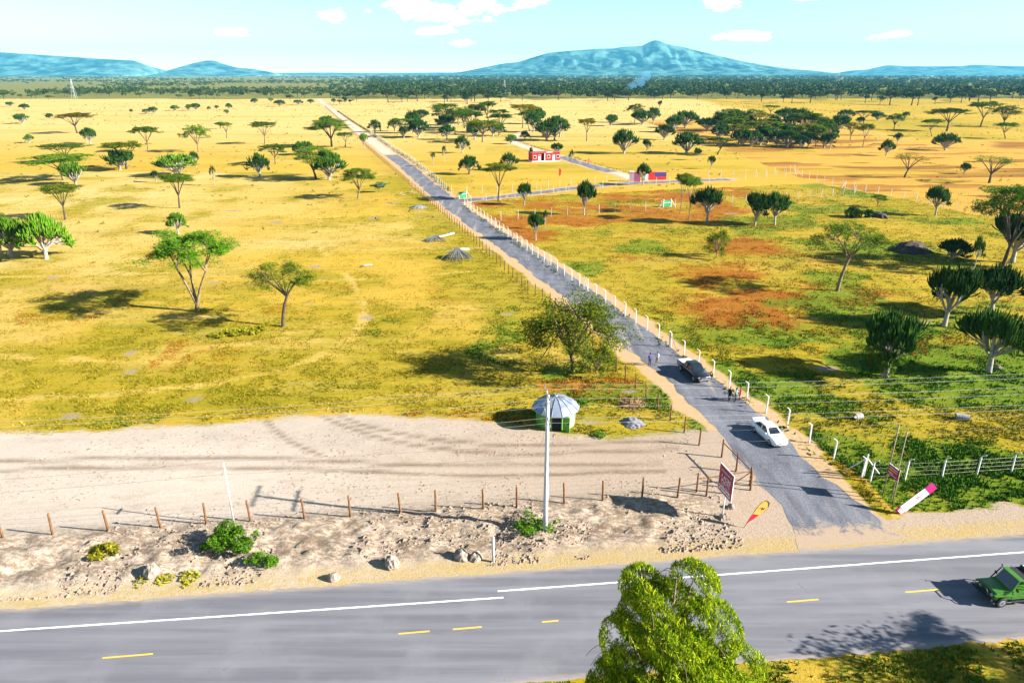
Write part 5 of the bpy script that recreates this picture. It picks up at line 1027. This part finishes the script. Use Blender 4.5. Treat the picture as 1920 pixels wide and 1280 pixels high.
def slab(name, pts, m, parent, off=.012, inset=.06):
    P = [Vector(p) for p in pts]; c = sum(P, Vector())/len(P); n = (P[1]-P[0]).cross(P[2]-P[0]).normalized(); q = [c+(p-c)*(1-inset)+n*off for p in P]; k = [v-n*(off+.01) for v in q]; L = len(P)
    return MB().add(q+k, [tuple(range(L)), tuple(reversed(range(L, 2*L)))]+[(i, i+L, (i+1) % L+L, (i+1) % L) for i in range(L)]).build(name, m, parent)
def cabin(root, body, bot, top, zb, zt, wb, wt, m, split):
    """bot=(rear x, front x) at belt, top=(rear x, front x) at roof"""
    def rng_(x0, x1, w, z, c=.10): return [(x0, w-c, z), (x0+c*.3, w, z), (x1-c*.3, w, z), (x1, w-c, z), (x1, -w+c, z), (x1-c*.3, -w, z), (x0+c*.3, -w, z), (x0, -w+c, z)]
    ms = lambda t: rng_(bot[0]+(top[0]-bot[0])*t, bot[1]+(top[1]-bot[1])*t, wb+(wt-wb)*t, zb+(zt-zb)*t)
    MB().loft([ms(0), ms(.93), rng_(top[0]+.06, top[1]-.10, wt-.05, zt), rng_(top[0]+.3, top[1]-.35, wt-.22, zt+.035)]).build('roof', m, root)
    A = lambda x0, t, w: None
    xr = lambda t: bot[0]+(top[0]-bot[0])*t; xf = lambda t: bot[1]+(top[1]-bot[1])*t; wy = lambda t: wb+(wt-wb)*t; z = lambda t: zb+(zt-zb)*t
    a, b = .04, .88
    slab('windscreen', [(xf(a), -wy(a)+.14, z(a)), (xf(a), wy(a)-.14, z(a)), (xf(b), wy(b)-.14, z(b)), (xf(b), -wy(b)+.14, z(b))], vglass, root, .012, .02)
    slab('rear_window', [(xr(a), wy(a)-.16, z(a)), (xr(a), -wy(a)+.16, z(a)), (xr(b), -wy(b)+.16, z(b)), (xr(b), wy(b)-.16, z(b))], vglass, root, .012, .03)
    for s in (1, -1):
        xs0 = [0]+list(split)+[1]
        for i in range(len(xs0)-1):
            u0, u1 = xs0[i]+.035, xs0[i+1]-.035
            def pt(u, t): return (xr(t)+.12+(xf(t)-.14-xr(t)-.10)*u, s*(wy(t)), z(t))
            q = [pt(u0, a), pt(u1, a), pt(u1, b), pt(u0, b)]; q = q if s < 0 else list(reversed(q)); slab('side_window', q, vglass, root, .012, .03)
def put(name, x, y, z, heading, label, cat): return tag(empty(name, (x, y, z), heading), label, cat)
def arch(root, m, x, w, r):
    for s in (1, -1): MB().tube([(x, s*(w-.10), r), (x, s*(w+.004), r)], r*1.16, 18).build('wheel_arch', m, root)
# white sedan
root = put('sedan_car', 25.75, 60.3, .015, math.atan2(-2.9, .6), 'white saloon car with rear spoiler parked on the gravel road', 'car')
S = [(-2.22, .70, .36, .55, .80, .88, .58), (-2.10, .80, .26, .6, .90, .97, .66), (-1.6, .85, .22, .6, .92, .99, .70), (-.6, .86, .21, .6, .90, .96, .74), (.6, .86, .21, .6, .88, .95, .74), (1.1, .855, .22, .58, .86, .93, .72), (1.75, .83, .24, .55, .78, .84, .66), (2.1, .76, .27, .5, .68, .73, .58), (2.25, .60, .34, .48, .60, .64, .46)]
MB().loft([lsec(*s) for s in S]).build('body', carw, root, True); cabin(root, None, (-1.72, 1.05), (-.98, .28), .94, 1.40, .74, .58, carw, (.5,))
arch(root, blackm, 1.38, .84, .31); arch(root, blackm, -1.33, .84, .31)
for x in (1.38, -1.33):
    for s in (-.78, .78): wheel(root, x, s, .31, .2)
for s in (-1, 1):
    MB().box((2.02, s*.40-.15, .56), (2.165, s*.40+.15, .68)).build('headlight', lampw, root, False, .03); MB().box((-2.235, s*.52-.17, .66), (-2.10, s*.52+.17, .82)).build('tail_light', lampr, root, False, .02)
    MB().box((.72, s*.84-.02, .96), (.88, s*.84+s*.17, 1.08)).build('mirror', carw, root, False, .03); MB().box((-2.15, s*.6-.03, .97), (-2.02, s*.6+.03, 1.12)).build('spoiler_foot', carw, root)
    for xx in (-.35, .55): MB().box((xx, s*.862-.008, .74), (xx+.16, s*.862+.012, .77)).build('door_handle', carw, root)
MB().box((-2.26, -.68, 1.12), (-1.98, .68, 1.16)).build('spoiler', carw, root, False, .015); MB().box((2.16, -.28, .50), (2.262, .28, .60)).build('grille', blackm, root, False, .01); MB().box((2.2, -.26, .36), (2.28, .26, .46)).build('number_plate', paintw, root); MB().box((1.95, -.62, .25), (2.2, .62, .33)).build('bumper_intake', blackm, root)
# black pickup
dr = Vector((23.4-20.9, 0, 0)); hd = math.atan2(-5.0, 1.35)
root = put('pickup_truck', 21.9, 75.4, .015, hd, 'black double cab pickup with white bed cover parked on the gravel road', 'pickup')
S = [(-2.62, .78, .55, .75, 1.05, 1.12, .76), (-2.55, .88, .48, .8, 1.08, 1.14, .84), (-1.2, .91, .40, .8, 1.08, 1.14, .86), (-1.1, .91, .40, .8, 1.04, 1.08, .84), (.8, .91, .40, .8, 1.02, 1.08, .82), (1.5, .90, .42, .78, .98, 1.05, .78), (2.3, .86, .46, .75, .92, .98, .72), (2.6, .74, .52, .72, .84, .88, .60)]
MB().loft([lsec(*s) for s in S]).build('body', carb, root, True); cabin(root, None, (-1.08, 1.22), (-.85, .45), 1.06, 1.72, .80, .66, carb, (.5,))
MB().box((-2.55, -.78, 1.15), (-1.12, .78, 1.22)).build('bed_cover', carw, root, False, .03)
MB().tube([(-1.0, -.62, 1.22), (-1.45, -.62, 1.22)], .03, 5).build('sports_bar', chrome, root)
arch(root, blackm, 1.65, .89, .39); arch(root, blackm, -1.55, .89, .39)
for x in (1.65, -1.55):
    for s in (-.82, .82): wheel(root, x, s, .39, .24)
for s in (-1, 1):
    MB().box((2.44, s*.62-.16, .74), (2.60, s*.62+.16, .90)).build('headlight', lampw, root, False, .03); MB().box((-2.66, s*.72-.1, .72), (-2.56, s*.72+.1, 1.02)).build('tail_light', lampr, root); MB().box((.9, s*.9-.02, 1.1), (1.02, s*.9+s*.2, 1.3)).build('mirror', chrome, root, False, .03); MB().tube([(-.9, s*.93, .42), (1.1, s*.93, .42)], .05, 6).build('side_step', blackm, root)
MB().box((2.50, -.44, .66), (2.64, .44, .86)).build('grille', chrome, root, False, .02); MB().box((2.5, -.74, .50), (2.70, .74, .64)).build('bumper', alloy, root, False, .03)
# green safari four wheel drive
hd = math.pi+math.atan(SLOPE); root = put('safari_vehicle', 34.55, 37.85, .035, hd, 'green safari four wheel drive with black bonnet panel driving on the tarmac', 'off-road vehicle')
S = [(-2.3, .80, .55, .8, 1.15, 1.22, .78), (-2.2, .85, .50, .8, 1.18, 1.24, .82), (.55, .86, .48, .8, 1.15, 1.22, .82), (.6, .84, .50, .8, 1.10, 1.17, .80), (1.7, .80, .52, .8, 1.04, 1.11, .74), (1.78, .76, .56, .8, 1.0, 1.05, .70)]
MB().loft([lsec(*s) for s in S]).build('body', carg, root)
MB().box((.72, -.46, 1.16), (1.68, .46, 1.175)).build('bonnet_panel', blackm, root).rotation_euler = (0, .055, 0)
# windscreen and roof
MB().add([(.62, -.76, 1.2), (.62, .76, 1.2), (.22, .70, 1.95), (.22, -.70, 1.95), (.52, -.76, 1.2), (.52, .76, 1.2), (.12, .70, 1.95), (.12, -.70, 1.95)], [(0, 1, 2, 3), (7, 6, 5, 4), (0, 4, 5, 1), (1, 5, 6, 2), (2, 6, 7, 3), (3, 7, 4, 0)]).build('windscreen_frame', carg, root)
slab('windscreen', [(.62, -.68, 1.24), (.62, .68, 1.24), (.25, .63, 1.89), (.25, -.63, 1.89)], vglass, root, .014, .02)
MB().box((-.12, -.74, 1.95), (.30, .74, 2.02)).build('roof', carg, root, False, .02); MB().box((-1.1, -.70, 1.93), (-.125, .70, 1.96)).build('hatch_shade', dk, root)  # near-black sheet stands in for the shade inside the open hatch
h_ = MB().box((-.9, -.7, 2.03), (-.86, .7, 2.55)).build('open_hatch', blackm, root); h_.rotation_euler = (0, -.25, 0); h_.location = (.45, 0, -.1)
MB().box((-2.25, -.74, 1.95), (-1.12, .74, 2.04)).build('roof_rear', carw, root, False, .03)
for s in (-1, 1):
    for x in (-.45, -1.35, -2.2): MB().box((x-.05, s*.78-.03, 1.2), (x+.05, s*.78+.03, 1.95)).build('pillar', carg, root)
    MB().box((.6, s*.84-.12, .92), (1.95, s*.84+.14, 1.0)).build('fender', carg, root, False, .04); MB().box((-2.1, s*.84-.06, .92), (-1.0, s*.84+.10, 1.0)).build('fender', carg, root, False, .04)
    MB().box((-.9, s*.9-.06, .42), (.55, s*.9+.08, .47)).build('side_step', blackm, root); MB().tube([(1.80, s*.52, .85), (1.86, s*.52, .85)], .10, 12).build('headlight', lampw, root); MB().box((.42, s*.84, 1.3), (.48, s*.84+s*.22, 1.5)).build('mirror', blackm, root, False, .02)
    MB().box((-.4, s*.862-.01, 1.02), (-.25, s*.862+.012, 1.06)).build('door_handle', blackm, root)
MB().box((1.78, -.34, .65), (1.82, .34, 1.0)).build('grille', blackm, root); MB().box((1.95, -.85, .52), (2.12, .85, .68)).build('bumper', blackm, root, False, .02)
bb = MB().tube([(2.14, -.45, .55), (2.16, -.45, 1.1), (2.16, -.3, 1.22), (2.16, .3, 1.22), (2.16, .45, 1.1), (2.14, .45, .55)], .035, 7); bb.tube([(2.14, -.84, .7), (2.1, -.84, .95), (2.15, -.45, 1.0)], .03, 6); bb.tube([(2.14, .84, .7), (2.1, .84, .95), (2.15, .45, 1.0)], .03, 6); bb.build('bull_bar', blackm, root, True)
MB().tube([(.9, -.86, 1.0), (.72, -.86, 1.25), (.22, -.80, 2.05), (.3, -.80, 2.15)], [.04, .04, .04, .07], 8).build('snorkel', blackm, root, True)
MB().tube([(-2.4, .2, 1.0), (-2.62, .2, 1.0)], .37, 18).build('spare_wheel', rub, root)
for x in (1.25, -1.5):
    for s in (-.80, .80): wheel(root, x, s, .385, .26)
# ---------------------------------------------------------------- people
skin = mat('brown_skin', (.10, .05, .03), .6, .1, 6, 0); hair = mat('black_hair', (.01, .009, .008), .8, .2, 30, .2)
def person(x, y, face, shirt, trousers, pose, label, zoff=.03):
    cs_ = mat('cloth_%g_%g_%g' % shirt, shirt, .8, .2, 5, .1); ct = mat('cloth_%g_%g_%g' % trousers, trousers, .8, .2, 5, .1); sh = mat('shoe', (.03, .025, .02), .6, .2, 5, 0)
    V = []; E = []; Rd = []
    def v(p, r, par=None):
        V.append(p); Rd.append(r); 
        if par is not None: E.append((par, len(V)-1))
        return len(V)-1
    pel = v((0, 0, .95), .145); wa = v((0, 0, 1.12), .125, pel); ch = v((0, 0, 1.34), .15, wa); nb = v((0, 0, 1.47), .075, ch); nk = v((.005, 0, 1.53), .055, nb); hd1 = v((.015, 0, 1.62), .088, nk); v((.01, 0, 1.72), .078, hd1)
    v((.10, 0, 1.625), .02, hd1)
    for s in (1, -1):
        hp = v((0, s*.09, .90), .095, pel); kn = v((.02, s*.10, .50), .062, hp); an = v((-.01+(.08 if s*pose[2] > 0 else -.03), s*.10, .10), .042, kn); v((.14+(.08 if s*pose[2] > 0 else -.03), s*.115, .035), .035, an)
        sh_ = v((0, s*.185, 1.40), .066, ch)
        if pose[0 if s > 0 else 1] == 'down': el, ha = (-.03, s*.25, 1.12), (.05, s*.27, .87)
        else: el, ha = (.02, s*.27, 1.13), (.26, s*.12, 1.20)
        e_ = v(el, .046, sh_); h_ = v(ha, .034, e_); d = (Vector(ha)-Vector(el)).normalized(); pm = v(tuple(Vector(ha)+d*.06), .036, h_); side = d.cross(Vector((0, s, 0))).normalized()
        for k in range(4): v(tuple(Vector(ha)+d*(.14-.012*abs(k-1.4))+side*(k-1.5)*.021), .009, pm)
        v(tuple(Vector(ha)+d*.06+side*.055), .010, h_)
    me = bpy.data.meshes.new('b'); me.from_pydata(V, E, []); t = bpy.data.objects.new('b', me); COL.objects.link(t)
    sk = t.modifiers.new('s', 'SKIN'); sk.use_smooth_shade = True
    for i, r_ in enumerate(Rd): me.skin_vertices[0].data[i].radius = (r_, r_*(1.15 if i in (0, 1, 2) else 1)); me.skin_vertices[0].data[i].use_root = (i == 0)
    t.modifiers.new('u', 'SUBSURF').levels = 1; bpy.context.view_layer.update(); bm_ = bpy.data.meshes.new_from_object(t.evaluated_get(bpy.context.evaluated_depsgraph_get())); bpy.data.objects.remove(t)
    bm_.materials.clear()
    for m_ in (skin, cs_, ct, sh): bm_.materials.append(m_)
    for p in bm_.polygons:
        c = p.center; arm = abs(c.y) > .2 and c.z > .8 and c.z < 1.45 or c.x > .12 and c.z > .8 and c.z < 1.5
        p.material_index = 3 if c.z < .085 else (0 if c.z > 1.485 else (0 if (arm and c.z < 1.17 and pose[3]) or (c.x > .24 and c.z > .8) or (arm and c.z < .92) else (1 if c.z > .97 or arm else 2))); p.use_smooth = True
    o = obj('person', bm_, None, (x, y, zat(x, y)+zoff*.4), face)
    hb = MB(); hb.loft([[(-.012+.088*k*math.cos(a)-.012, .078*k*math.sin(a), z) for a in np.linspace(0, 2*math.pi, 13)[:-1]] for k, z in ((1.02, 1.66), (1.03, 1.70), (.9, 1.755), (.5, 1.79), (.12, 1.80))]); hb.build('hair', hair, o, True)
    return tag(o, label, 'person')
person(17.2, 78.4, -1.3, (.10, .06, .30), (.012, .012, .02), ('down', 'down', 1, 1), 'person in blue and purple shirt and dark trousers standing on the gravel road')
person(18.15, 78.7, -2.0, (.55, .58, .70), (.28, .20, .09), ('up', 'up', -1, 1), 'person in pale shirt and khaki trousers holding hands up on the gravel road')
person(24.2, 68.5, -2.6, (.015, .015, .018), (.012, .012, .015), ('down', 'down', 1, 0), 'person in black clothes standing at the verge between the cars', .0)
person(24.85, 68.3, 2.9, (.28, .50, .65), (.014, .014, .018), ('up', 'down', 1, 1), 'person in light blue shirt standing at the verge between the cars', .0)
person(25.4, 68.6, 2.7, (.30, .012, .02), (.20, .012, .02), ('down', 'up', -1, 0), 'person in dark red clothes standing at the verge between the cars', .0)
# ---------------------------------------------------------------- stones, debris, heaps
stone = mat('pale_stone', (.27, .22, .175), .9, .45, 3, .6); earth = mat('dark_earth', (.055, .04, .03), .95, .4, 2, .6); ashm = mat('grey_gravel_heap', (.17, .17, .19), .95, .4, 6, .8); dead = mat('dead_wood', (.42, .36, .29), .9, .3, 4, .4); deadg = mat('grey_dead_stems', (.13, .14, .14), .9, .4, 5, .3)
def lump(name, x, y, r, h, m, label, cat, seed, flat=1, group=None):
    import bmesh
    bm = bmesh.new(); bmesh.ops.create_icosphere(bm, subdivisions=4, radius=1)
    q_ = 2.4 if cat == 'stone' else 4.5
    for v in bm.verts:
        a = v.co.copy(); k = 1+(.28 if cat == 'stone' else .42)*(float(fbm(np.array([a.x*q_+a.z+9]), np.array([a.y*q_-a.z+9]), 1.0, seed, 3 if cat == 'stone' else 6)[0])-.5)*2; k *= 1 if cat == 'stone' else (1-.38*(1-abs(a.z))*abs(a.z)*2); v.co = Vector((a.x*r*k, a.y*r*k*.85, a.z*h*k*(1 if a.z > 0 else .3)))
    me = bpy.data.meshes.new(name); bm.to_mesh(me); bm.free(); me.materials.append(m); me.polygons.foreach_set('use_smooth', [cat != 'stone']*len(me.polygons)); return tag(obj(name, me, None, (x, y, zat(x, y)), seed), label, cat, group)
for i, (x, y, r_, lb) in enumerate(((-8.9, 41.2, .62, 'pale lumpy boulder lying alone on the tarmac verge'), (-3.8, 42.0, .58, 'tall pale boulder beside the concrete marker post'), (-2.7, 41.9, .5, 'squat pale boulder touching the foot of the marker post'), (-26.2, 40.0, .6, 'pale boulder on the verge below the spoil heap'), (-12.9, 39.7, .45, 'small dark sided boulder at the tarmac edge'), (18.4, 48.4, .35, 'rough stone near the maroon billboard post'), (17.3, 47.0, .3, 'small stone at the foot of the billboard'), (60.2, 77.5, .4, 'white stone beside the big vase shaped euphorbia'))): lump('boulder', x, y, r_, r_*1.2, stone, lb, 'stone', i+2)
lump('gravel_heap', 12.6, 63.4, 1.4, .42, ashm, 'grey gravel heap between the kiosk and the timber fence', 'heap', 21); lump('earth_heap', 82, 137.9, 4.2, 1.9, earth, 'dark earth heap in the green enclosure', 'heap', 22); lump('ash_heap', -25.6, 186.5, 2.6, .6, ashm, 'low grey ash heap beside the timber fence near the junction', 'heap', 23); lump('debris_heap', 93.7, 173.5, 2.4, 1.1, earth, 'dark debris heap near the dark round bush', 'heap', 24)
r = np.random.default_rng(9); n = 260; p0 = r.normal(0, .55, (n, 3)); p0[:, 2] = np.abs(p0[:, 2])*.5; p2 = p0+r.normal(0, .5, (n, 3))*np.array([1, 1, .5]); p2[:, 2] = np.abs(p2[:, 2]); V, F = tubes_np(bez(p0, (p0+p2)/2+r.normal(0, .1, (n, 3)), p2, 4), np.full((n, 4), .022), 4)
root = empty('brush_heap', (13.3, 67.3, 0)); tag(obj('twigs', mesh_np('twigs', V, F, mat('dry_brush', (.42, .26, .12), .9, .4, 5, .2)), root), kind='stuff'); tag(root, 'heap of dry brush against the timber fence', 'heap')
for x, y, rz, lb in ((36.6, 64.3, .3, 'grey concrete pipe piece in the grass, half sunk'), (47.5, 64.1, -.35, 'long grey concrete culvert pipe lying in the grass')):
    mb = MB(); L_ = 1.25 if x > 40 else .8; n = 16
    for (ra, rb, xa, xb) in ((.36, .36, -L_/2, L_/2), (.36, .27, L_/2, L_/2), (.27, .27, L_/2, -L_/2), (.27, .36, -L_/2, -L_/2)):
        mb.loft([[(xa, ra*math.cos(2*math.pi*k/n), ra*math.sin(2*math.pi*k/n)) for k in range(n)], [(xb, rb*math.cos(2*math.pi*k/n), rb*math.sin(2*math.pi*k/n)) for k in range(n)]], cap=False)
    o = mb.build('culvert_pipe', mat('stained_concrete', (.28, .26, .24), .9, .4, 3, .3), None, True, 0, (x, y, .3)); o.rotation_euler = (0, 0, rz); tag(o, lb, 'pipe')
def fallen(x, y, n, rad, h, m, label, seed, log=None):
    r = np.random.default_rng(seed); root = empty('fallen_tree', (x, y, 0)); a = r.uniform(-2.9, -.2, n); rr = rad*r.uniform(.5, 1.1, n); p0 = np.stack([r.normal(0, .2, n), r.normal(.6, .2, n), np.full(n, h)], -1); p2 = np.stack([rr*np.cos(a), rr*np.sin(a), r.uniform(0, .25, n)], -1); p1 = np.stack([p2[:, 0]*.45, p2[:, 1]*.45, np.full(n, h*1.0)], -1)
    V, F = tubes_np(bez(p0, p1, p2, 7), np.broadcast_to(np.linspace(.11, .05, 7)[None], (n, 7)), 5); obj('branches', mesh_np('branches', V, F, m, True), root)
    if log: MB().tube(log, [.3, .27, .22], 8).build('trunk', dead, root, True)
    return tag(root, label, 'dead tree')
fallen(-11.0, 132.2, 46, 3.4, 1.7, deadg, 'collapsed grey euphorbia skirt of dead stems by the timber fence', 4, [(0, .6, 1.3), (1.0, 1.0, 1.5), (2.4, 1.6, 1.3)]); fallen(-16.8, 147.5, 26, 2.6, .9, deadg, 'felled euphorbia with pale log behind the collapsed grey one', 6, [(-.5, 0, .5), (1.8, 2.0, .5), (3.8, 4.0, .7)])
o = MB().tube([(-.9, -.3, .1), (0, .1, .25), (1.0, .7, .15)], [.12, .2, .1], 7).build('bleached_log', dead, None, True, 0, (-27.6, 125.5, 0)); tag(o, 'bleached white log lying in the pasture', 'log')
for x, y, lb in ((-30.8, 210, 'dead branch lying near the grey green shrub'), (-33.5, 206, 'bare broken branch near the timber fence')):
    o = MB().tube([(-1.6, 0, .1), (0, .4, .45), (1.6, 0, .2)], [.06, .1, .05], 6).tube([(0, .4, .4), (.5, 1.0, 1.1)], [.07, .03], 5).build('dead_branch', dead, None, True, 0, (x, y, 0)); tag(o, lb, 'branch')
r = np.random.default_rng(8); C = []
N = 20000; x = r.uniform(-46, 18, N); y = 41.3+SLOPE*x+r.uniform(0, 1, N)**1.8*24; keep = (y < np.interp(x, [p[0] for p in SAND_TOP], [p[1] for p in SAND_TOP])) & (fbm(x, y, 5, 14) > .47); x, y = x[keep], y[keep]; n = len(x)
C = np.stack([x, y, hz(x, y)+.015], -1); s = .02+.10*r.uniform(0, 1, n)**3*(1+.9*(y < 49+SLOPE*x)*r.uniform(0, 1.6, n)); tri = np.array([[1, 0, 0], [-.5, .8, 0], [-.5, -.8, 0], [0, 0, .8]]); V = (C[:, None]+tri[None]*s[:, None, None]*r.uniform(.6, 1.3, (n, 4, 1))).reshape(-1, 3); b4 = np.arange(n)[:, None]*4; F = np.concatenate([b4+np.array([[0, 1, 3]]), b4+np.array([[1, 2, 3]]), b4+np.array([[2, 0, 3]])])
tag(obj('loose_clods', mesh_np('loose_clods', V, F, mat('earth_clod', (.27, .20, .15), .95, .4, 2, 0))), 'loose clods and pebbles scattered over the sandy strip', 'clods', None, 'stuff')
# ---------------------------------------------------------------- far pylons
def pylon(x, y, h, label):
    root = empty('power_pylon', (x, y, 0)); b = h*.11
    for sx_ in (-1, 1):
        for sy in (-1, 1): MB().tube([(sx_*b, sy*b, -.3), (sx_*b*.35, sy*b*.35, h*.7), (sx_*.3, sy*.3, h)], .13, 4).build('leg', steel, root)
    mb = MB()
    for k in range(6):
        z0, z1 = h*.12*k, h*.12*(k+1); a = b*(1-.93*z0/h); c = b*(1-.93*z1/h)
        for s in (-1, 1): mb.tube([(-a, s*a, z0), (c, s*c, z1)], .07, 4); mb.tube([(a, s*a, z0), (-c, s*c, z1)], .07, 4)
    mb.build('lattice', steel, root)
    for z in (.72, .84): MB().tube([(-h*.2, 0, h*z), (0, 0, h*(z+.03)), (h*.2, 0, h*z)], .12, 4).build('crossarm', steel, root)
    return tag(root, label, 'pylon')
pylon(-640, 1060, 26, 'lattice pylon standing in the sparse woodland by the smoky hollow'); pylon(-12, 1180, 24, 'lattice pylon standing against the dark woodland edge'); pylon(1180, 2650, 58, 'tall lattice pylon rising above the woodland beside the mountain')
# ---------------------------------------------------------------- smoke and haze
def vol(name, me, col, dens, label, cat=None, loc=(0, 0, 0)):
    m = bpy.data.materials.new(name); m.use_nodes = True; t = m.node_tree; t.nodes.clear(); o = t.nodes.new('ShaderNodeOutputMaterial'); v = t.nodes.new('ShaderNodeVolumePrincipled'); v.inputs['Color'].default_value = (*col, 1); v.inputs['Density'].default_value = dens; v.inputs['Anisotropy'].default_value = .0; t.links.new(v.outputs[0], o.inputs[1]); me.materials.append(m); return tag(obj(name, me, None, loc), label, cat, None, 'stuff')
mb = MB()
for (a, b, c, r_) in ((0, 0, 4, 7), (6, 0, 9, 8), (14, 0, 15, 9), (24, 2, 22, 10), (33, 2, 30, 9)):
    mb.loft([[(a+r_*math.sin(p)*math.cos(q), b+r_*math.sin(p)*math.sin(q), c+r_*.8*math.cos(p)) for q in np.linspace(0, 2*math.pi, 13)[:-1]] for p in np.linspace(.08, 3.06, 8)])
vol('smoke_plume', mb.mesh('smoke_plume', []), (.22, .62, 1), .03, 'thin blue smoke rising at the woodland edge', 'smoke', (172, 1120, 0))
mb = MB().box((-18000, -6600, -7), (18000, 18000, 640)); vol('haze', mb.mesh('haze', []), HAZE_COL, HAZE_D, 'pale blue air haze over the plain', 'haze')
